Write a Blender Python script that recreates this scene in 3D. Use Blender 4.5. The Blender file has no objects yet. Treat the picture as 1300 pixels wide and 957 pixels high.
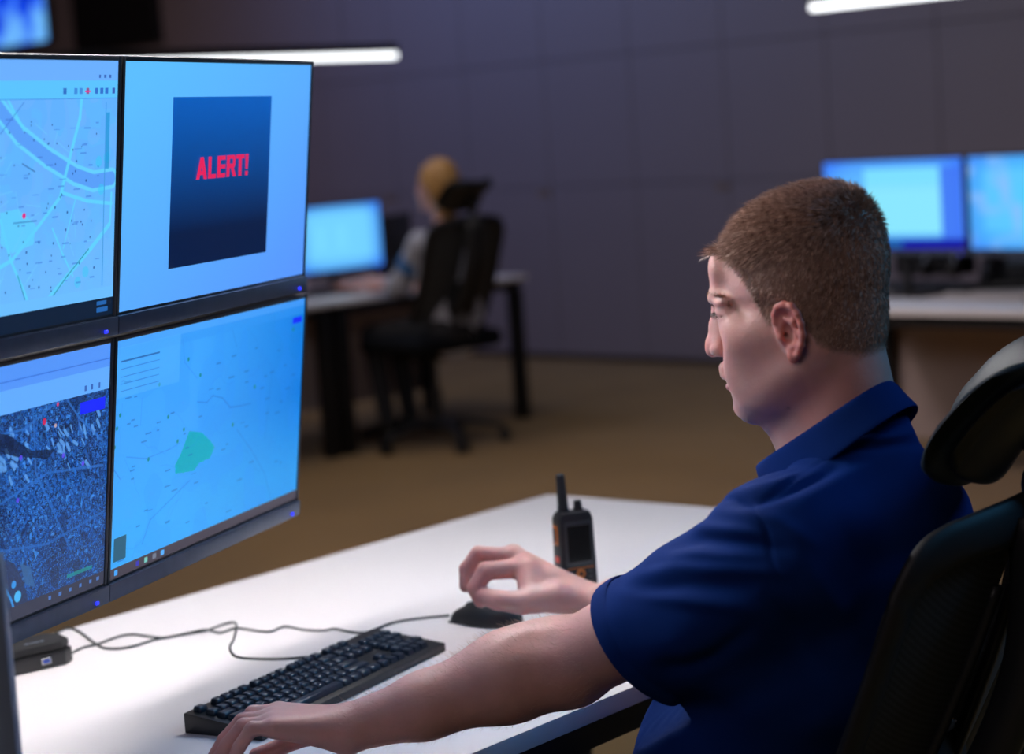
import bpy, bmesh, math, random
import numpy as np
from mathutils import Vector, Matrix
random.seed(7); rng = np.random.default_rng(11)
PI = math.pi
scene = bpy.context.scene
COL = scene.collection

# ------------------------------------------------------------------ camera
F_PX, CX, CY = 2600.0, 650.0, 434.0
ROLL = math.atan(0.068); PITCH = math.atan((434 - 168) * math.cos(ROLL) / F_PX)
CAM = np.array([0, 0, 1.45])
def cam_matrix():
    fw = np.array([0, math.cos(PITCH), -math.sin(PITCH)]); rt = np.array([1.0, 0, 0]); up = np.cross(rt, fw)
    r2 = math.cos(ROLL) * rt - math.sin(ROLL) * up; u2 = math.sin(ROLL) * rt + math.cos(ROLL) * up
    return np.stack([r2, u2, -fw], 1)
RC = cam_matrix()
def P(x, y, D):                       # a point D metres in front of the lens
    return CAM + RC @ (np.array([(x - CX) / F_PX, -(y - CY) / F_PX, -1.0]) * D)
cd = bpy.data.cameras.new('camera'); co = bpy.data.objects.new('camera', cd); COL.objects.link(co)
M4 = Matrix.Identity(4)
for i in range(3):
    for j in range(3): M4[i][j] = RC[i, j]
    M4[i][3] = CAM[i]
co.matrix_world = M4
cd.sensor_width = 36; cd.lens = F_PX * 36 / 1300; cd.shift_y = -44.5 / 1300; cd.clip_start = 0.05
cd.dof.use_dof = True; cd.dof.focus_distance = 2.42; cd.dof.aperture_fstop = 3.4
scene.camera = co

# ------------------------------------------------------------------ materials
def mat(name, col=(.5, .5, .5), rough=.5, metal=0, emit=None, es=1, spec=.5, sss=0, sheen=0):
    m = bpy.data.materials.new(name); m.use_nodes = True
    b = m.node_tree.nodes['Principled BSDF']
    b.inputs['Base Color'].default_value = (*col, 1); b.inputs['Roughness'].default_value = rough
    b.inputs['Metallic'].default_value = metal; b.inputs['Specular IOR Level'].default_value = spec
    if emit: b.inputs['Emission Color'].default_value = (*emit, 1); b.inputs['Emission Strength'].default_value = es
    if sss:
        b.inputs['Subsurface Weight'].default_value = sss; b.inputs['Subsurface Radius'].default_value = (1, .35, .2)
        b.inputs['Subsurface Scale'].default_value = .008
    if sheen: b.inputs['Sheen Weight'].default_value = sheen; b.inputs['Sheen Roughness'].default_value = .4
    return m
def nodes(m): return m.node_tree.nodes, m.node_tree.links, m.node_tree.nodes['Principled BSDF']
def add_noise(m, scale=20, amt=.15, bump=0, detail=4, bscale=None, dist=.002):
    N, L, b = nodes(m)
    tc = N.new('ShaderNodeTexCoord'); n = N.new('ShaderNodeTexNoise'); n.inputs['Scale'].default_value = scale; n.inputs['Detail'].default_value = detail
    L.new(tc.outputs['Object'], n.inputs['Vector'])
    c = b.inputs['Base Color'].default_value[:]
    r = N.new('ShaderNodeMapRange'); r.inputs['To Min'].default_value = 1 - amt; r.inputs['To Max'].default_value = 1 + amt
    L.new(n.outputs['Fac'], r.inputs['Value'])
    mx = N.new('ShaderNodeVectorMath'); mx.operation = 'SCALE'; mx.inputs[0].default_value = c[:3]
    L.new(r.outputs['Result'], mx.inputs['Scale']); L.new(mx.outputs['Vector'], b.inputs['Base Color'])
    if bump:
        n2 = N.new('ShaderNodeTexNoise'); n2.inputs['Scale'].default_value = bscale or scale * 8; n2.inputs['Detail'].default_value = 3
        L.new(tc.outputs['Object'], n2.inputs['Vector'])
        bp = N.new('ShaderNodeBump'); bp.inputs['Strength'].default_value = bump; bp.inputs['Distance'].default_value = dist
        L.new(n2.outputs['Fac'], bp.inputs['Height']); L.new(bp.outputs['Normal'], b.inputs['Normal'])
    return m
MT = {}
MT['black'] = add_noise(mat('black_plastic', (.012, .013, .016), .42), 40, .2, .15, bscale=900, dist=.0004)
MT['black_soft'] = add_noise(mat('black_soft_plastic', (.01, .011, .014), .6), 30, .2, .2, bscale=1200, dist=.0004)
MT['leather'] = add_noise(mat('black_leather', (.014, .022, .028), .5, spec=.3), 30, .2, .3, bscale=700, dist=.0005)
MT['bezel'] = add_noise(mat('bezel_plastic', (.035, .037, .042), .4), 60, .1)
MT['chin'] = add_noise(mat('brushed_dark_metal', (.10, .13, .19), .36, .55), 60, .15)
MT['steel'] = add_noise(mat('black_steel', (.012, .012, .014), .45, .3), 15, .2)
MT['greymetal'] = add_noise(mat('grey_metal', (.24, .30, .40), .4, .4), 25, .1)
MT['chrome'] = add_noise(mat('chrome', (.6, .6, .62), .2, 1), 25, .05)
MT['desk'] = add_noise(mat('pale_laminate', (.80, .765, .77), .42), 6, .02, .05, bscale=300)
MT['panelwood'] = add_noise(mat('greige_panel', (.46, .37, .355), .6), 3, .06)
MT['orange'] = add_noise(mat('orange_plastic', (.75, .20, .03), .4), 30, .1)
MT['red'] = add_noise(mat('red_plastic', (.9, .07, .04), .4), 30, .1)
MT['dglass'] = mat('dark_glass', (.012, .012, .013), .1)
add_noise(MT['dglass'], 5, .05)
MT['key'] = add_noise(mat('key_plastic', (.012, .026, .045), .32), 60, .2)
MT['legend'] = add_noise(mat('key_legend', (.35, .38, .42), .5), 60, .05)
MT['greykey'] = add_noise(mat('grey_key', (.13, .13, .14), .5), 60, .1)
MT['trouser'] = add_noise(mat('black_trousers', (.012, .012, .016), .85), 60, .2, .3)
MT['shoe'] = add_noise(mat('black_shoe', (.01, .01, .01), .35), 60, .2)
MT['led'] = mat('blue_power_light', (.01, .02, .4), .4, emit=(.02, .03, 1), es=2.2)
MT['bar_light'] = mat('light_strip', (.9, .9, .9), .4, emit=(.93, .97, 1), es=2.4)
MT['bar_light_desk'] = mat('desk_light_strip', (.9, .9, .9), .4, emit=(1, .965, .985), es=104)
def lin(r, g, b): return tuple(((c / 255 + .055) / 1.055) ** 2.4 if c > 10 else c / 255 / 12.92 for c in (r, g, b))

# skin with colour attribute
def skin_material(name, base):
    m = mat(name, base, .47, sss=.35, spec=.42); N, L, b = nodes(m)
    at = N.new('ShaderNodeAttribute'); at.attribute_name = 'tint'
    tc = N.new('ShaderNodeTexCoord'); n = N.new('ShaderNodeTexNoise'); n.inputs['Scale'].default_value = 34; n.inputs['Detail'].default_value = 6
    L.new(tc.outputs['Object'], n.inputs['Vector'])
    r = N.new('ShaderNodeMapRange'); r.inputs['To Min'].default_value = .84; r.inputs['To Max'].default_value = 1.16; L.new(n.outputs['Fac'], r.inputs['Value'])
    v = N.new('ShaderNodeVectorMath'); v.operation = 'SCALE'; L.new(at.outputs['Color'], v.inputs[0]); L.new(r.outputs['Result'], v.inputs['Scale'])
    L.new(v.outputs['Vector'], b.inputs['Base Color'])
    n2 = N.new('ShaderNodeTexNoise'); n2.inputs['Scale'].default_value = 260; n2.inputs['Detail'].default_value = 4; L.new(tc.outputs['Object'], n2.inputs['Vector'])
    bp = N.new('ShaderNodeBump'); bp.inputs['Strength'].default_value = .35; bp.inputs['Distance'].default_value = .0012
    L.new(n2.outputs['Fac'], bp.inputs['Height']); L.new(bp.outputs['Normal'], b.inputs['Normal'])
    return m
MT['skin'] = skin_material('skin', (.5, .3, .25))
def fabric(name, col, sheen=.3, scale=1400):
    m = mat(name, col, .82, sheen=sheen, spec=.2); N, L, b = nodes(m)
    tc = N.new('ShaderNodeTexCoord'); w = N.new('ShaderNodeTexVoronoi'); w.inputs['Scale'].default_value = scale
    L.new(tc.outputs['Object'], w.inputs['Vector'])
    n = N.new('ShaderNodeTexNoise'); n.inputs['Scale'].default_value = 14; n.inputs['Detail'].default_value = 3; L.new(tc.outputs['Object'], n.inputs['Vector'])
    r = N.new('ShaderNodeMapRange'); r.inputs['To Min'].default_value = .85; r.inputs['To Max'].default_value = 1.15; L.new(n.outputs['Fac'], r.inputs['Value'])
    mx = N.new('ShaderNodeVectorMath'); mx.operation = 'SCALE'; mx.inputs[0].default_value = col; L.new(r.outputs['Result'], mx.inputs['Scale']); L.new(mx.outputs['Vector'], b.inputs['Base Color'])
    bp = N.new('ShaderNodeBump'); bp.inputs['Strength'].default_value = .35; bp.inputs['Distance'].default_value = .0006
    L.new(w.outputs['Distance'], bp.inputs['Height']); L.new(bp.outputs['Normal'], b.inputs['Normal'])
    return m
MT['shirt'] = fabric('navy_pique', (.0022, .022, .135), 0); MT['shirt'].node_tree.nodes['Principled BSDF'].inputs['Specular IOR Level'].default_value = .08
MT['blouse'] = fabric('grey_blouse', (.42, .43, .5), .2, 300)
MT['blue_patch'] = fabric('blue_cloth', (.06, .2, .5), .2, 300)
def hairmat(name, c1, c2, scale=90):
    m = mat(name, c1, .5, spec=.4); N, L, b = nodes(m)
    tc = N.new('ShaderNodeTexCoord'); n = N.new('ShaderNodeTexNoise'); n.inputs['Scale'].default_value = scale; n.inputs['Detail'].default_value = 5
    L.new(tc.outputs['Object'], n.inputs['Vector']); r = N.new('ShaderNodeValToRGB')
    r.color_ramp.elements[0].color = (*c1, 1); r.color_ramp.elements[1].color = (*c2, 1); r.color_ramp.elements[0].position = .35; r.color_ramp.elements[1].position = .68
    L.new(n.outputs['Fac'], r.inputs['Fac']); L.new(r.outputs['Color'], b.inputs['Base Color'])
    return m
MT['hair'] = hairmat('dark_blond_hair', (.24, .135, .098), (.66, .45, .35), 160)
MT['brow'] = hairmat('brow_hair', (.26, .14, .085), (.42, .26, .16))
MT['lash'] = hairmat('lash_hair', (.05, .028, .018), (.10, .06, .04))
MT['fuzz'] = hairmat('fine_blond_hair', (.50, .33, .22), (.75, .55, .40))
MT['blonde'] = hairmat('blonde_hair', (.40, .19, .05), (.62, .36, .13), 25)
MT['eyewhite'] = mat('eye_white', (.75, .7, .68), .2); MT['iris'] = mat('blue_grey_iris', (.10, .16, .22), .15)

# ------------------------------------------------------------------ mesh helpers
def new_obj(name, me, m=None, parent=None):
    o = bpy.data.objects.new(name, me); COL.objects.link(o)
    if m is not None: me.materials.append(MT[m] if isinstance(m, str) else m)
    if parent is not None: o.parent = parent
    return o
def from_pydata(name, v, f, m=None, parent=None, smooth=True):
    me = bpy.data.meshes.new(name); me.from_pydata([tuple(map(float, p)) for p in v], [], [tuple(map(int, q)) for q in f]); me.update()
    if smooth: me.polygons.foreach_set('use_smooth', [True] * len(me.polygons))
    return new_obj(name, me, m, parent)
def from_bm(name, bm, m=None, parent=None, smooth=False, angle=None):
    me = bpy.data.meshes.new(name); bmesh.ops.recalc_face_normals(bm, faces=bm.faces[:]); bm.to_mesh(me); bm.free()
    if smooth:
        me.polygons.foreach_set('use_smooth', [True] * len(me.polygons))
        if angle: me.set_sharp_from_angle(angle=math.radians(angle))
    return new_obj(name, me, m, parent)
def tag(o, label, cat, group=None, kind=None):
    if label: o['label'] = label
    if cat: o['category'] = cat
    if group: o['group'] = group
    if kind: o['kind'] = kind
    return o
def empty(name, loc=(0, 0, 0), rz=0):
    o = bpy.data.objects.new(name, None); COL.objects.link(o); o.location = loc; o.rotation_euler = (0, 0, rz); o.empty_display_size = .1
    return o
def copy_tree(o, parent=None):
    c = o.copy(); COL.objects.link(c); c.parent = parent
    for ch in list(o.children): copy_tree(ch, c)
    return c
def bx(bm, c, s, bev=0, rot=None, seg=2):          # box, centre c, size s
    M = Matrix.Translation(Vector(c))
    if rot is not None: M = M @ rot.to_4x4()
    M = M @ Matrix.Diagonal((*s, 1))
    r = bmesh.ops.create_cube(bm, size=1, matrix=M)
    if bev > 0:
        es = list({e for v in r['verts'] for e in v.link_edges})
        bmesh.ops.bevel(bm, geom=es, offset=bev, segments=seg, profile=.6, affect='EDGES', clamp_overlap=True)
def box_obj(name, c, s, m, parent=None, bev=0, rot=None, seg=2):
    bm = bmesh.new(); bx(bm, c, s, bev, rot, seg)
    return from_bm(name, bm, m, parent, smooth=bev > 0, angle=40)
def cyl(bm, a, b, r1, r2=None, seg=20, cap=True):
    a = Vector(a); b = Vector(b); r2 = r1 if r2 is None else r2
    d = b - a; q = d.to_track_quat('Z', 'Y').to_matrix().to_4x4()
    bmesh.ops.create_cone(bm, cap_ends=cap, segments=seg, radius1=r1, radius2=r2, depth=d.length, matrix=Matrix.Translation((a + b) / 2) @ q)
def catmull(pts, n=8):
    p = [np.array(q, float) for q in pts]; p = [2 * p[0] - p[1]] + p + [2 * p[-1] - p[-2]]; out = []
    for i in range(1, len(p) - 2):
        for k in range(n):
            t = k / n
            out.append(.5 * ((2 * p[i]) + (-p[i - 1] + p[i + 1]) * t + (2 * p[i - 1] - 5 * p[i] + 4 * p[i + 1] - p[i + 2]) * t * t + (-p[i - 1] + 3 * p[i] - 3 * p[i + 1] + p[i + 2]) * t ** 3))
    out.append(p[-2]); return out
def sweep(name, pts, r, m, parent=None, seg=10, n=8, flat=1.0, updir=(0, 0, 1), closed=False):
    """tube along a smooth path; r number or list; flat squeezes the section along its second axis"""
    pp = catmull(pts, n) if n > 1 else [np.array(q, float) for q in pts]
    rr = np.interp(np.linspace(0, 1, len(pp)), np.linspace(0, 1, len(r)), r) if hasattr(r, '__len__') else [r] * len(pp)
    V = []; Fc = []
    for i, p in enumerate(pp):
        t = pp[min(i + 1, len(pp) - 1)] - pp[max(i - 1, 0)]; t = t / (np.linalg.norm(t) + 1e-12)
        s = np.cross(t, updir); s = s / (np.linalg.norm(s) + 1e-12); u = np.cross(s, t)
        for k in range(seg):
            a = 2 * PI * k / seg; V.append(p + s * math.cos(a) * rr[i] + u * math.sin(a) * rr[i] * flat)
    for i in range(len(pp) - 1):
        for k in range(seg):
            a = i * seg + k; b = i * seg + (k + 1) % seg; Fc.append((a, b, b + seg, a + seg))
    Fc.append(tuple(range(seg))[::-1]); Fc.append(tuple((len(pp) - 1) * seg + k for k in range(seg)))
    return from_pydata(name, V, Fc, m, parent)
def prism(name, outline, d0, d1, m, parent=None, bev=0, frame=None, smooth=True):
    """outline (a, b) points extruded along a third axis from d0 to d1; frame = (origin, A, B, D)"""
    o, A, B, D = frame if frame else (np.zeros(3), np.array([1., 0, 0]), np.array([0, 0, 1.]), np.array([0, 1., 0]))
    bm = bmesh.new()
    v0 = [bm.verts.new(o + A * a + B * b + D * d0) for a, b in outline]
    f = bm.faces.new(v0); r = bmesh.ops.extrude_face_region(bm, geom=[f])
    vs = [g for g in r['geom'] if isinstance(g, bmesh.types.BMVert)]
    bmesh.ops.translate(bm, verts=vs, vec=Vector(D * (d1 - d0)))
    if bev: bmesh.ops.bevel(bm, geom=bm.edges[:], offset=bev, segments=2, profile=.6, affect='EDGES', clamp_overlap=True)
    return from_bm(name, bm, m, parent, smooth=smooth, angle=35)

# ------------------------------------------------------------------ implicit surfaces (bodies, cloth)
class Field:
    def __init__(s, lo, hi, h):
        s.lo = np.array(lo, np.float32); s.h = h
        s.n = np.ceil((np.array(hi) - np.array(lo)) / h).astype(int) + 1
        s.F = np.full(s.n, 1.0, np.float32)
    def sub(s, lo, hi, pad):
        a = np.clip(np.floor((np.array(lo) - pad - s.lo) / s.h).astype(int), 0, s.n); b = np.clip(np.ceil((np.array(hi) + pad - s.lo) / s.h).astype(int) + 1, 0, s.n)
        if np.any(b <= a): return None, None
        sl = tuple(slice(i, j) for i, j in zip(a, b))
        g = np.meshgrid(*[s.lo[k] + s.h * np.arange(a[k], b[k], dtype=np.float32) for k in range(3)], indexing='ij')
        return sl, g
    def comb(s, sl, d, k, mode):
        A = s.F[sl]
        if mode == 'u':
            if k > 0:
                hh = np.maximum(k - np.abs(A - d), 0) / k; s.F[sl] = np.minimum(A, d) - hh * hh * k * .25
            else: s.F[sl] = np.minimum(A, d)
        elif mode == 's':
            d = -d
            if k > 0:
                hh = np.maximum(k - np.abs(A - d), 0) / k; s.F[sl] = np.maximum(A, d) + hh * hh * k * .25
            else: s.F[sl] = np.maximum(A, d)
        elif mode == 'i': s.F[sl] = np.maximum(A, d)
    def ell(s, c, r, R=None, k=.01, mode='u'):
        c = np.array(c, float); r = np.array(r, float); m = r.max()
        sl, g = s.sub(c - m, c + m, k * 1.2 + 3 * s.h)
        if sl is None: return s
        q = [g[i] - c[i] for i in range(3)]
        if R is not None: q = [sum(R[j][i] * q[j] for j in range(3)) for i in range(3)]     # columns of R = local axes
        k0 = np.sqrt(sum((q[i] / r[i]) ** 2 for i in range(3))); k1 = np.sqrt(sum((q[i] / r[i] ** 2) ** 2 for i in range(3))) + 1e-9
        s.comb(sl, k0 * (k0 - 1) / k1, k, mode); return s
    def cone(s, a, b, ra, rb, k=.01, mode='u', flat=None):
        """rounded cone a to b; flat=(axis, factor) scales distance across axis"""
        a = np.array(a, float); b = np.array(b, float); m = max(ra, rb)
        ff = 1.0
        if flat: ff = max(1, 1 / flat[1])
        sl, g = s.sub(np.minimum(a, b) - m * ff, np.maximum(a, b) + m * ff, k * 1.2 + 3 * s.h)
        if sl is None: return s
        d = b - a; L2 = (d @ d) + 1e-12
        q = [g[i] - a[i] for i in range(3)]
        t = np.clip(sum(q[i] * d[i] for i in range(3)) / L2, 0, 1)
        e = [q[i] - d[i] * t for i in range(3)]
        if flat:
            ax = np.array(flat[0], float); dt = sum(e[i] * ax[i] for i in range(3)) * (flat[1] - 1)
            e = [e[i] + ax[i] * dt for i in range(3)]
        s.comb(sl, np.sqrt(sum(x * x for x in e)) - (ra + (rb - ra) * t), k, mode); return s
    def chain(s, pts, rs, k=.01, mode='u', flat=None):
        for i in range(len(pts) - 1): s.cone(pts[i], pts[i + 1], rs[i], rs[i + 1], k, mode, flat)
        return s
    def halfspace(s, p, n, keep_below=True, lo=None, hi=None):
        """cut away everything beyond the plane through p with normal n"""
        lo = s.lo if lo is None else lo; hi = s.lo + s.h * s.n if hi is None else hi
        sl, g = s.sub(lo, hi, 0)
        if sl is None: return s
        d = sum((g[i] - p[i]) * n[i] for i in range(3)); s.F[sl] = np.maximum(s.F[sl], d); return s
    def mesh(s):
        F = s.F; h = s.h; S = F < 0
        c = [S[i:S.shape[0] - 1 + i, j:S.shape[1] - 1 + j, k:S.shape[2] - 1 + k] for i in (0, 1) for j in (0, 1) for k in (0, 1)]
        allin = c[0].copy(); anyin = c[0].copy()
        for q in c[1:]: allin &= q; anyin |= q
        act = anyin & ~allin; idx = np.argwhere(act); N = len(idx)
        ids = np.full(act.shape, -1, np.int32); ids[act] = np.arange(N)
        offs = np.array([(i, j, k) for i in (0, 1) for j in (0, 1) for k in (0, 1)])
        val = np.stack([F[idx[:, 0] + o[0], idx[:, 1] + o[1], idx[:, 2] + o[2]] for o in offs], 1)
        acc = np.zeros((N, 3)); cnt = np.zeros(N)
        for a in range(8):
            for b in range(a + 1, 8):
                if np.abs(offs[a] - offs[b]).sum() != 1: continue
                va, vb = val[:, a], val[:, b]; m = (va < 0) != (vb < 0)
                t = va[m] / (va[m] - vb[m]); acc[m] += offs[a] + (offs[b] - offs[a]) * t[:, None]; cnt[m] += 1
        V = s.lo + h * (idx + acc / cnt[:, None])
        Q = []
        for ax in range(3):
            b, c2 = [(1, 2), (2, 0), (0, 1)][ax]
            e = np.zeros(3, int); e[ax] = 1
            A = S[:S.shape[0] - e[0], :S.shape[1] - e[1], :S.shape[2] - e[2]]; B = S[e[0]:, e[1]:, e[2]:]
            p = np.argwhere(A != B); ok = (p[:, b] > 0) & (p[:, c2] > 0) & (p[:, b] < ids.shape[b]) & (p[:, c2] < ids.shape[c2]) & (p[:, ax] < ids.shape[ax])
            p = p[ok]; sgn = A[p[:, 0], p[:, 1], p[:, 2]]
            def g(db, dc):
                r = p.copy(); r[:, b] += db; r[:, c2] += dc; return ids[r[:, 0], r[:, 1], r[:, 2]]
            q = np.stack([g(-1, -1), g(0, -1), g(0, 0), g(-1, 0)], 1); q[~sgn] = q[~sgn][:, ::-1]; Q.append(q)
        Q = np.concatenate(Q); return V, Q
def relax(V, Q, it=2, lam=.5):
    for _ in range(it):
        A = np.zeros_like(V); C = np.zeros(len(V))
        for i in range(4):
            for j in (1, 3):
                np.add.at(A, Q[:, i], V[Q[:, (i + j) % 4]]); np.add.at(C, Q[:, i], 1)
        m = C > 0; V = V.copy(); V[m] += lam * (A[m] / C[m][:, None] - V[m])
    return V
def quad_mesh(name, V, Q, m=None, parent=None, tint=None):
    me = bpy.data.meshes.new(name)
    me.vertices.add(len(V)); me.vertices.foreach_set('co', np.asarray(V, np.float32).ravel())
    me.loops.add(len(Q) * 4); me.loops.foreach_set('vertex_index', Q.astype(np.int32).ravel())
    me.polygons.add(len(Q)); me.polygons.foreach_set('loop_start', np.arange(0, len(Q) * 4, 4, dtype=np.int32)); me.polygons.foreach_set('loop_total', np.full(len(Q), 4, np.int32))
    me.polygons.foreach_set('use_smooth', np.ones(len(Q), bool)); me.update(calc_edges=True); me.validate()
    if tint is not None:
        a = me.color_attributes.new('tint', 'FLOAT_COLOR', 'POINT'); a.data.foreach_set('color', np.concatenate([tint, np.ones((len(V), 1))], 1).astype(np.float32).ravel())
    return new_obj(name, me, m, parent)
def vnormals(V, Q):
    n = np.cross(V[Q[:, 2]] - V[Q[:, 0]], V[Q[:, 3]] - V[Q[:, 1]]); A = np.zeros_like(V)
    for i in range(4): np.add.at(A, Q[:, i], n)
    return A / (np.linalg.norm(A, axis=1)[:, None] + 1e-12)
def strands(name, base, dirs, length, width, m, parent, segs=2, bend=None):
    """one mesh of tapered blades; base (N,3), dirs (N,3) unit, length (N,)"""
    N = len(base); rnd = rng.normal(size=(N, 3)); side = np.cross(dirs, rnd); side /= np.linalg.norm(side, axis=1)[:, None]
    rows = []
    for k in range(segs + 1):
        t = k / segs; p = base + dirs * (length * t)[:, None]
        if bend is not None: p = p + bend * (length * t * t)[:, None]
        w = width * (1 - t * .85)
        rows += [p - side * w / 2, p + side * w / 2]
    V = np.stack(rows, 1).reshape(-1, 3); n = 2 * (segs + 1); b = np.arange(N) * n
    Q = np.concatenate([np.stack([b + 2 * k, b + 2 * k + 1, b + 2 * k + 3, b + 2 * k + 2], 1) for k in range(segs)])
    return quad_mesh(name, V, Q, m, parent)

# ------------------------------------------------------------------ room
UW = np.array([.7071, .7071, 0]); VW = np.array([.7071, -.7071, 0])       # room axes: UW away to the right, VW along the back wall
W0 = np.array([.163, 13.004, 0])                                           # a point at the foot of the back wall
def RW(s, t, z=0): return W0 + VW * s - UW * t + np.array([0, 0, z])       # s along the wall, t out into the room
CEIL = 3.45
def wallmat():
    m = mat('wall_laminate', (.205, .175, .19), .5); add_noise(m, 2, .04, .05, bscale=90); return m
MT['wall'] = wallmat()
MT['seam'] = add_noise(mat('dark_joint', (.10, .09, .10), .8), 5, .1)
MT['plain'] = add_noise(mat('plain_wall_paint', (.16, .14, .145), .7), 3, .05)
MT['ceil'] = add_noise(mat('ceiling_paint', (.12, .12, .13), .8), 3, .05)
m = mat('carpet', (.26, .155, .052), .95, spec=.1, sheen=.2); add_noise(m, 2.2, .22, .6, detail=8, bscale=500, dist=.004); MT['carpet'] = m
MT['pull'] = add_noise(mat('bronze_pull', (.24, .17, .12), .5, .1), 20, .1)
S0, S1, T1 = -9.0, 13.0, 13.5
def room_slab(name, c, sx, sy, sz, m):             # sx along VW, sy along UW
    bm = bmesh.new(); bx(bm, (0, 0, 0), (sx, sy, sz)); o = from_bm(name, bm, m)
    o.matrix_world = Matrix(((VW[0], UW[0], 0, c[0]), (VW[1], UW[1], 0, c[1]), (0, 0, 1, c[2]), (0, 0, 0, 1))); o['kind'] = 'structure'; return o
room_slab('floor', RW((S0 + S1) / 2, T1 / 2, -.05), S1 - S0 + .4, T1 + .4, .1, 'carpet')
room_slab('ceiling', RW((S0 + S1) / 2, T1 / 2, CEIL + .05), S1 - S0 + .4, T1 + .4, .1, 'ceil')
room_slab('wall_left', RW(S0 - .1, T1 / 2, CEIL / 2), .2, T1 + .4, CEIL, 'plain')
room_slab('wall_right', RW(S1 + .1, T1 / 2, CEIL / 2), .2, T1 + .4, CEIL, 'plain')
room_slab('wall_front', RW((S0 + S1) / 2, T1 + .1, CEIL / 2), S1 - S0 + .4, .2, CEIL, 'plain')
# panelled back wall: real panels with open joints before a dark backing
bm = bmesh.new(); bx(bm, (0, .12, CEIL / 2), (S1 - S0 + .4, .16, CEIL))
n_back = len(bm.faces)
rows = [(.04, 1.090), (1.094, 1.870), (1.874, 2.650), (2.654, CEIL)]
k = -13
while .205 + .715 * k < S1:
    a = .205 + .715 * k; b = a + .711
    for z0, z1 in rows: bx(bm, ((a + b) / 2, .02, (z0 + z1) / 2), (b - a, .04, z1 - z0), .002, seg=1)
    k += 1
me = bpy.data.meshes.new('wall_back'); bm.to_mesh(me); bm.free(); me.materials.append(MT['wall']); me.materials.append(MT['seam'])
for p in me.polygons: p.material_index = 1 if p.index < n_back else 0
wb = new_obj('wall_back', me); wb['kind'] = 'structure'
wb.matrix_world = Matrix(((VW[0], UW[0], 0, W0[0]), (VW[1], UW[1], 0, W0[1]), (0, 0, 1, 0), (0, 0, 0, 1)))
for i, s in enumerate((-1.23, .215, 1.645, 3.07)):
    o = room_slab('trim_%d' % (i + 1), RW(s - .07, .006, 1.06), .09, .012, .028, 'pull')

def local_frame(o, A, Bv, origin, Zv=(0, 0, 1)):
    o.matrix_world = Matrix(((A[0], Bv[0], Zv[0], origin[0]), (A[1], Bv[1], Zv[1], origin[1]), (A[2], Bv[2], Zv[2], origin[2]), (0, 0, 0, 1)))

# wall screens up on the left of the back wall
def wall_screen(s0, s1, z0, z1, label, screenmat):
    r = empty('wall_display'); local_frame(r, VW, UW, RW((s0 + s1) / 2, .0, z0))
    w = s1 - s0; h = z1 - z0
    bm = bmesh.new(); bx(bm, (0, -.035, h / 2), (w, .06, h), .006); from_bm('housing', bm, 'black', r, True, 40)
    bm = bmesh.new(); bx(bm, (0, -.0665, h / 2), (w - .03, .003, h - .03)); from_bm('screen', bm, screenmat, r)
    tag(r, label, 'display'); return r
m = mat('wall_video', (0, 0, 0), .3); N, L, b = nodes(m)
tc = N.new('ShaderNodeTexCoord'); mp = N.new('ShaderNodeMapping'); mp.inputs['Scale'].default_value = (3.2, 1, 2.0); mp.inputs['Location'].default_value = (.7, 0, .3)
n = N.new('ShaderNodeTexNoise'); n.inputs['Scale'].default_value = 1.0; n.inputs['Detail'].default_value = 3
r = N.new('ShaderNodeValToRGB'); r.color_ramp.elements[0].position = .38; r.color_ramp.elements[0].color = (*lin(5, 30, 190), 1); r.color_ramp.elements[1].position = .62; r.color_ramp.elements[1].color = (*lin(110, 185, 255), 1)
e = r.color_ramp.elements.new(.48); e.color = (*lin(20, 80, 245), 1)
L.new(tc.outputs['Object'], mp.inputs['Vector']); L.new(mp.outputs['Vector'], n.inputs['Vector']); L.new(n.outputs['Fac'], r.inputs['Fac']); L.new(r.outputs['Color'], b.inputs['Emission Color']); b.inputs['Emission Strength'].default_value = 1
MT['wallvideo'] = m
wall_screen(-6.95, -5.18, 2.42, 3.40, 'lit wall display with blurred blue picture at the top left corner', 'wallvideo')
wall_screen(-4.82, -3.72, 2.30, 3.38, 'dark switched-off wall display between the blue display and the light bar end', 'dglass')

# ------------------------------------------------------------------ desks
def make_desk(corner, u, v, length, width, z=.73, side_in=(.0, .0)):
    """corner = far right corner, desk runs back along -u (length) and along v (width, towards the sitter)"""
    r = empty('desk'); u = np.array([*u, 0.]); v = np.array([*v, 0.])
    local_frame(r, u, v, np.array([corner[0], corner[1], 0]))
    bm = bmesh.new(); bx(bm, (-length / 2, width / 2, z - .0125), (length, width, .025), .003); from_bm('desktop', bm, 'desk', r, True, 40)
    bm = bmesh.new()
    for yy in (.06, width - .05): bx(bm, (-length / 2, yy, z - .047), (length - .06, .05, .044))
    for xx in (-.05, -length + .05): bx(bm, (xx, width / 2, z - .047), (.05, width - .1, .044))
    from_bm('frame', bm, 'steel', r)
    for xx in (-.05, -length + .05):
        for yy in (.06, width - .05):
            bm = bmesh.new(); bx(bm, (xx, yy, (z - .07) / 2), (.06, .06, z - .07), .003); bx(bm, (xx, yy, .006), (.065, .065, .012)); from_bm('leg', bm, 'steel', r, True, 40)
    bm = bmesh.new(); bx(bm, (-length / 2, .02, .40), (length - .1, .018, .56), .002); from_bm('modesty_panel', bm, 'panelwood', r, True, 40)
    return r
UD = np.array([.651, .759]); VD = np.array([.759, -.651])                  # the near desk
KC = np.array([.05, 4.03])
d1 = make_desk(KC, UD, VD, 2.7, 1.0); tag(d1, 'large pale desk in the foreground under the radio, keyboard and mouse', 'desk')
QA = np.array([.10, 10.36]); uw = UW[:2]; vw = VW[:2]
qa = QA - vw * .8
d2 = make_desk(qa, uw, vw, 1.27, .8); tag(d2, 'far desk the woman works at, its right leg left of the bare wall', 'desk')
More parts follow.
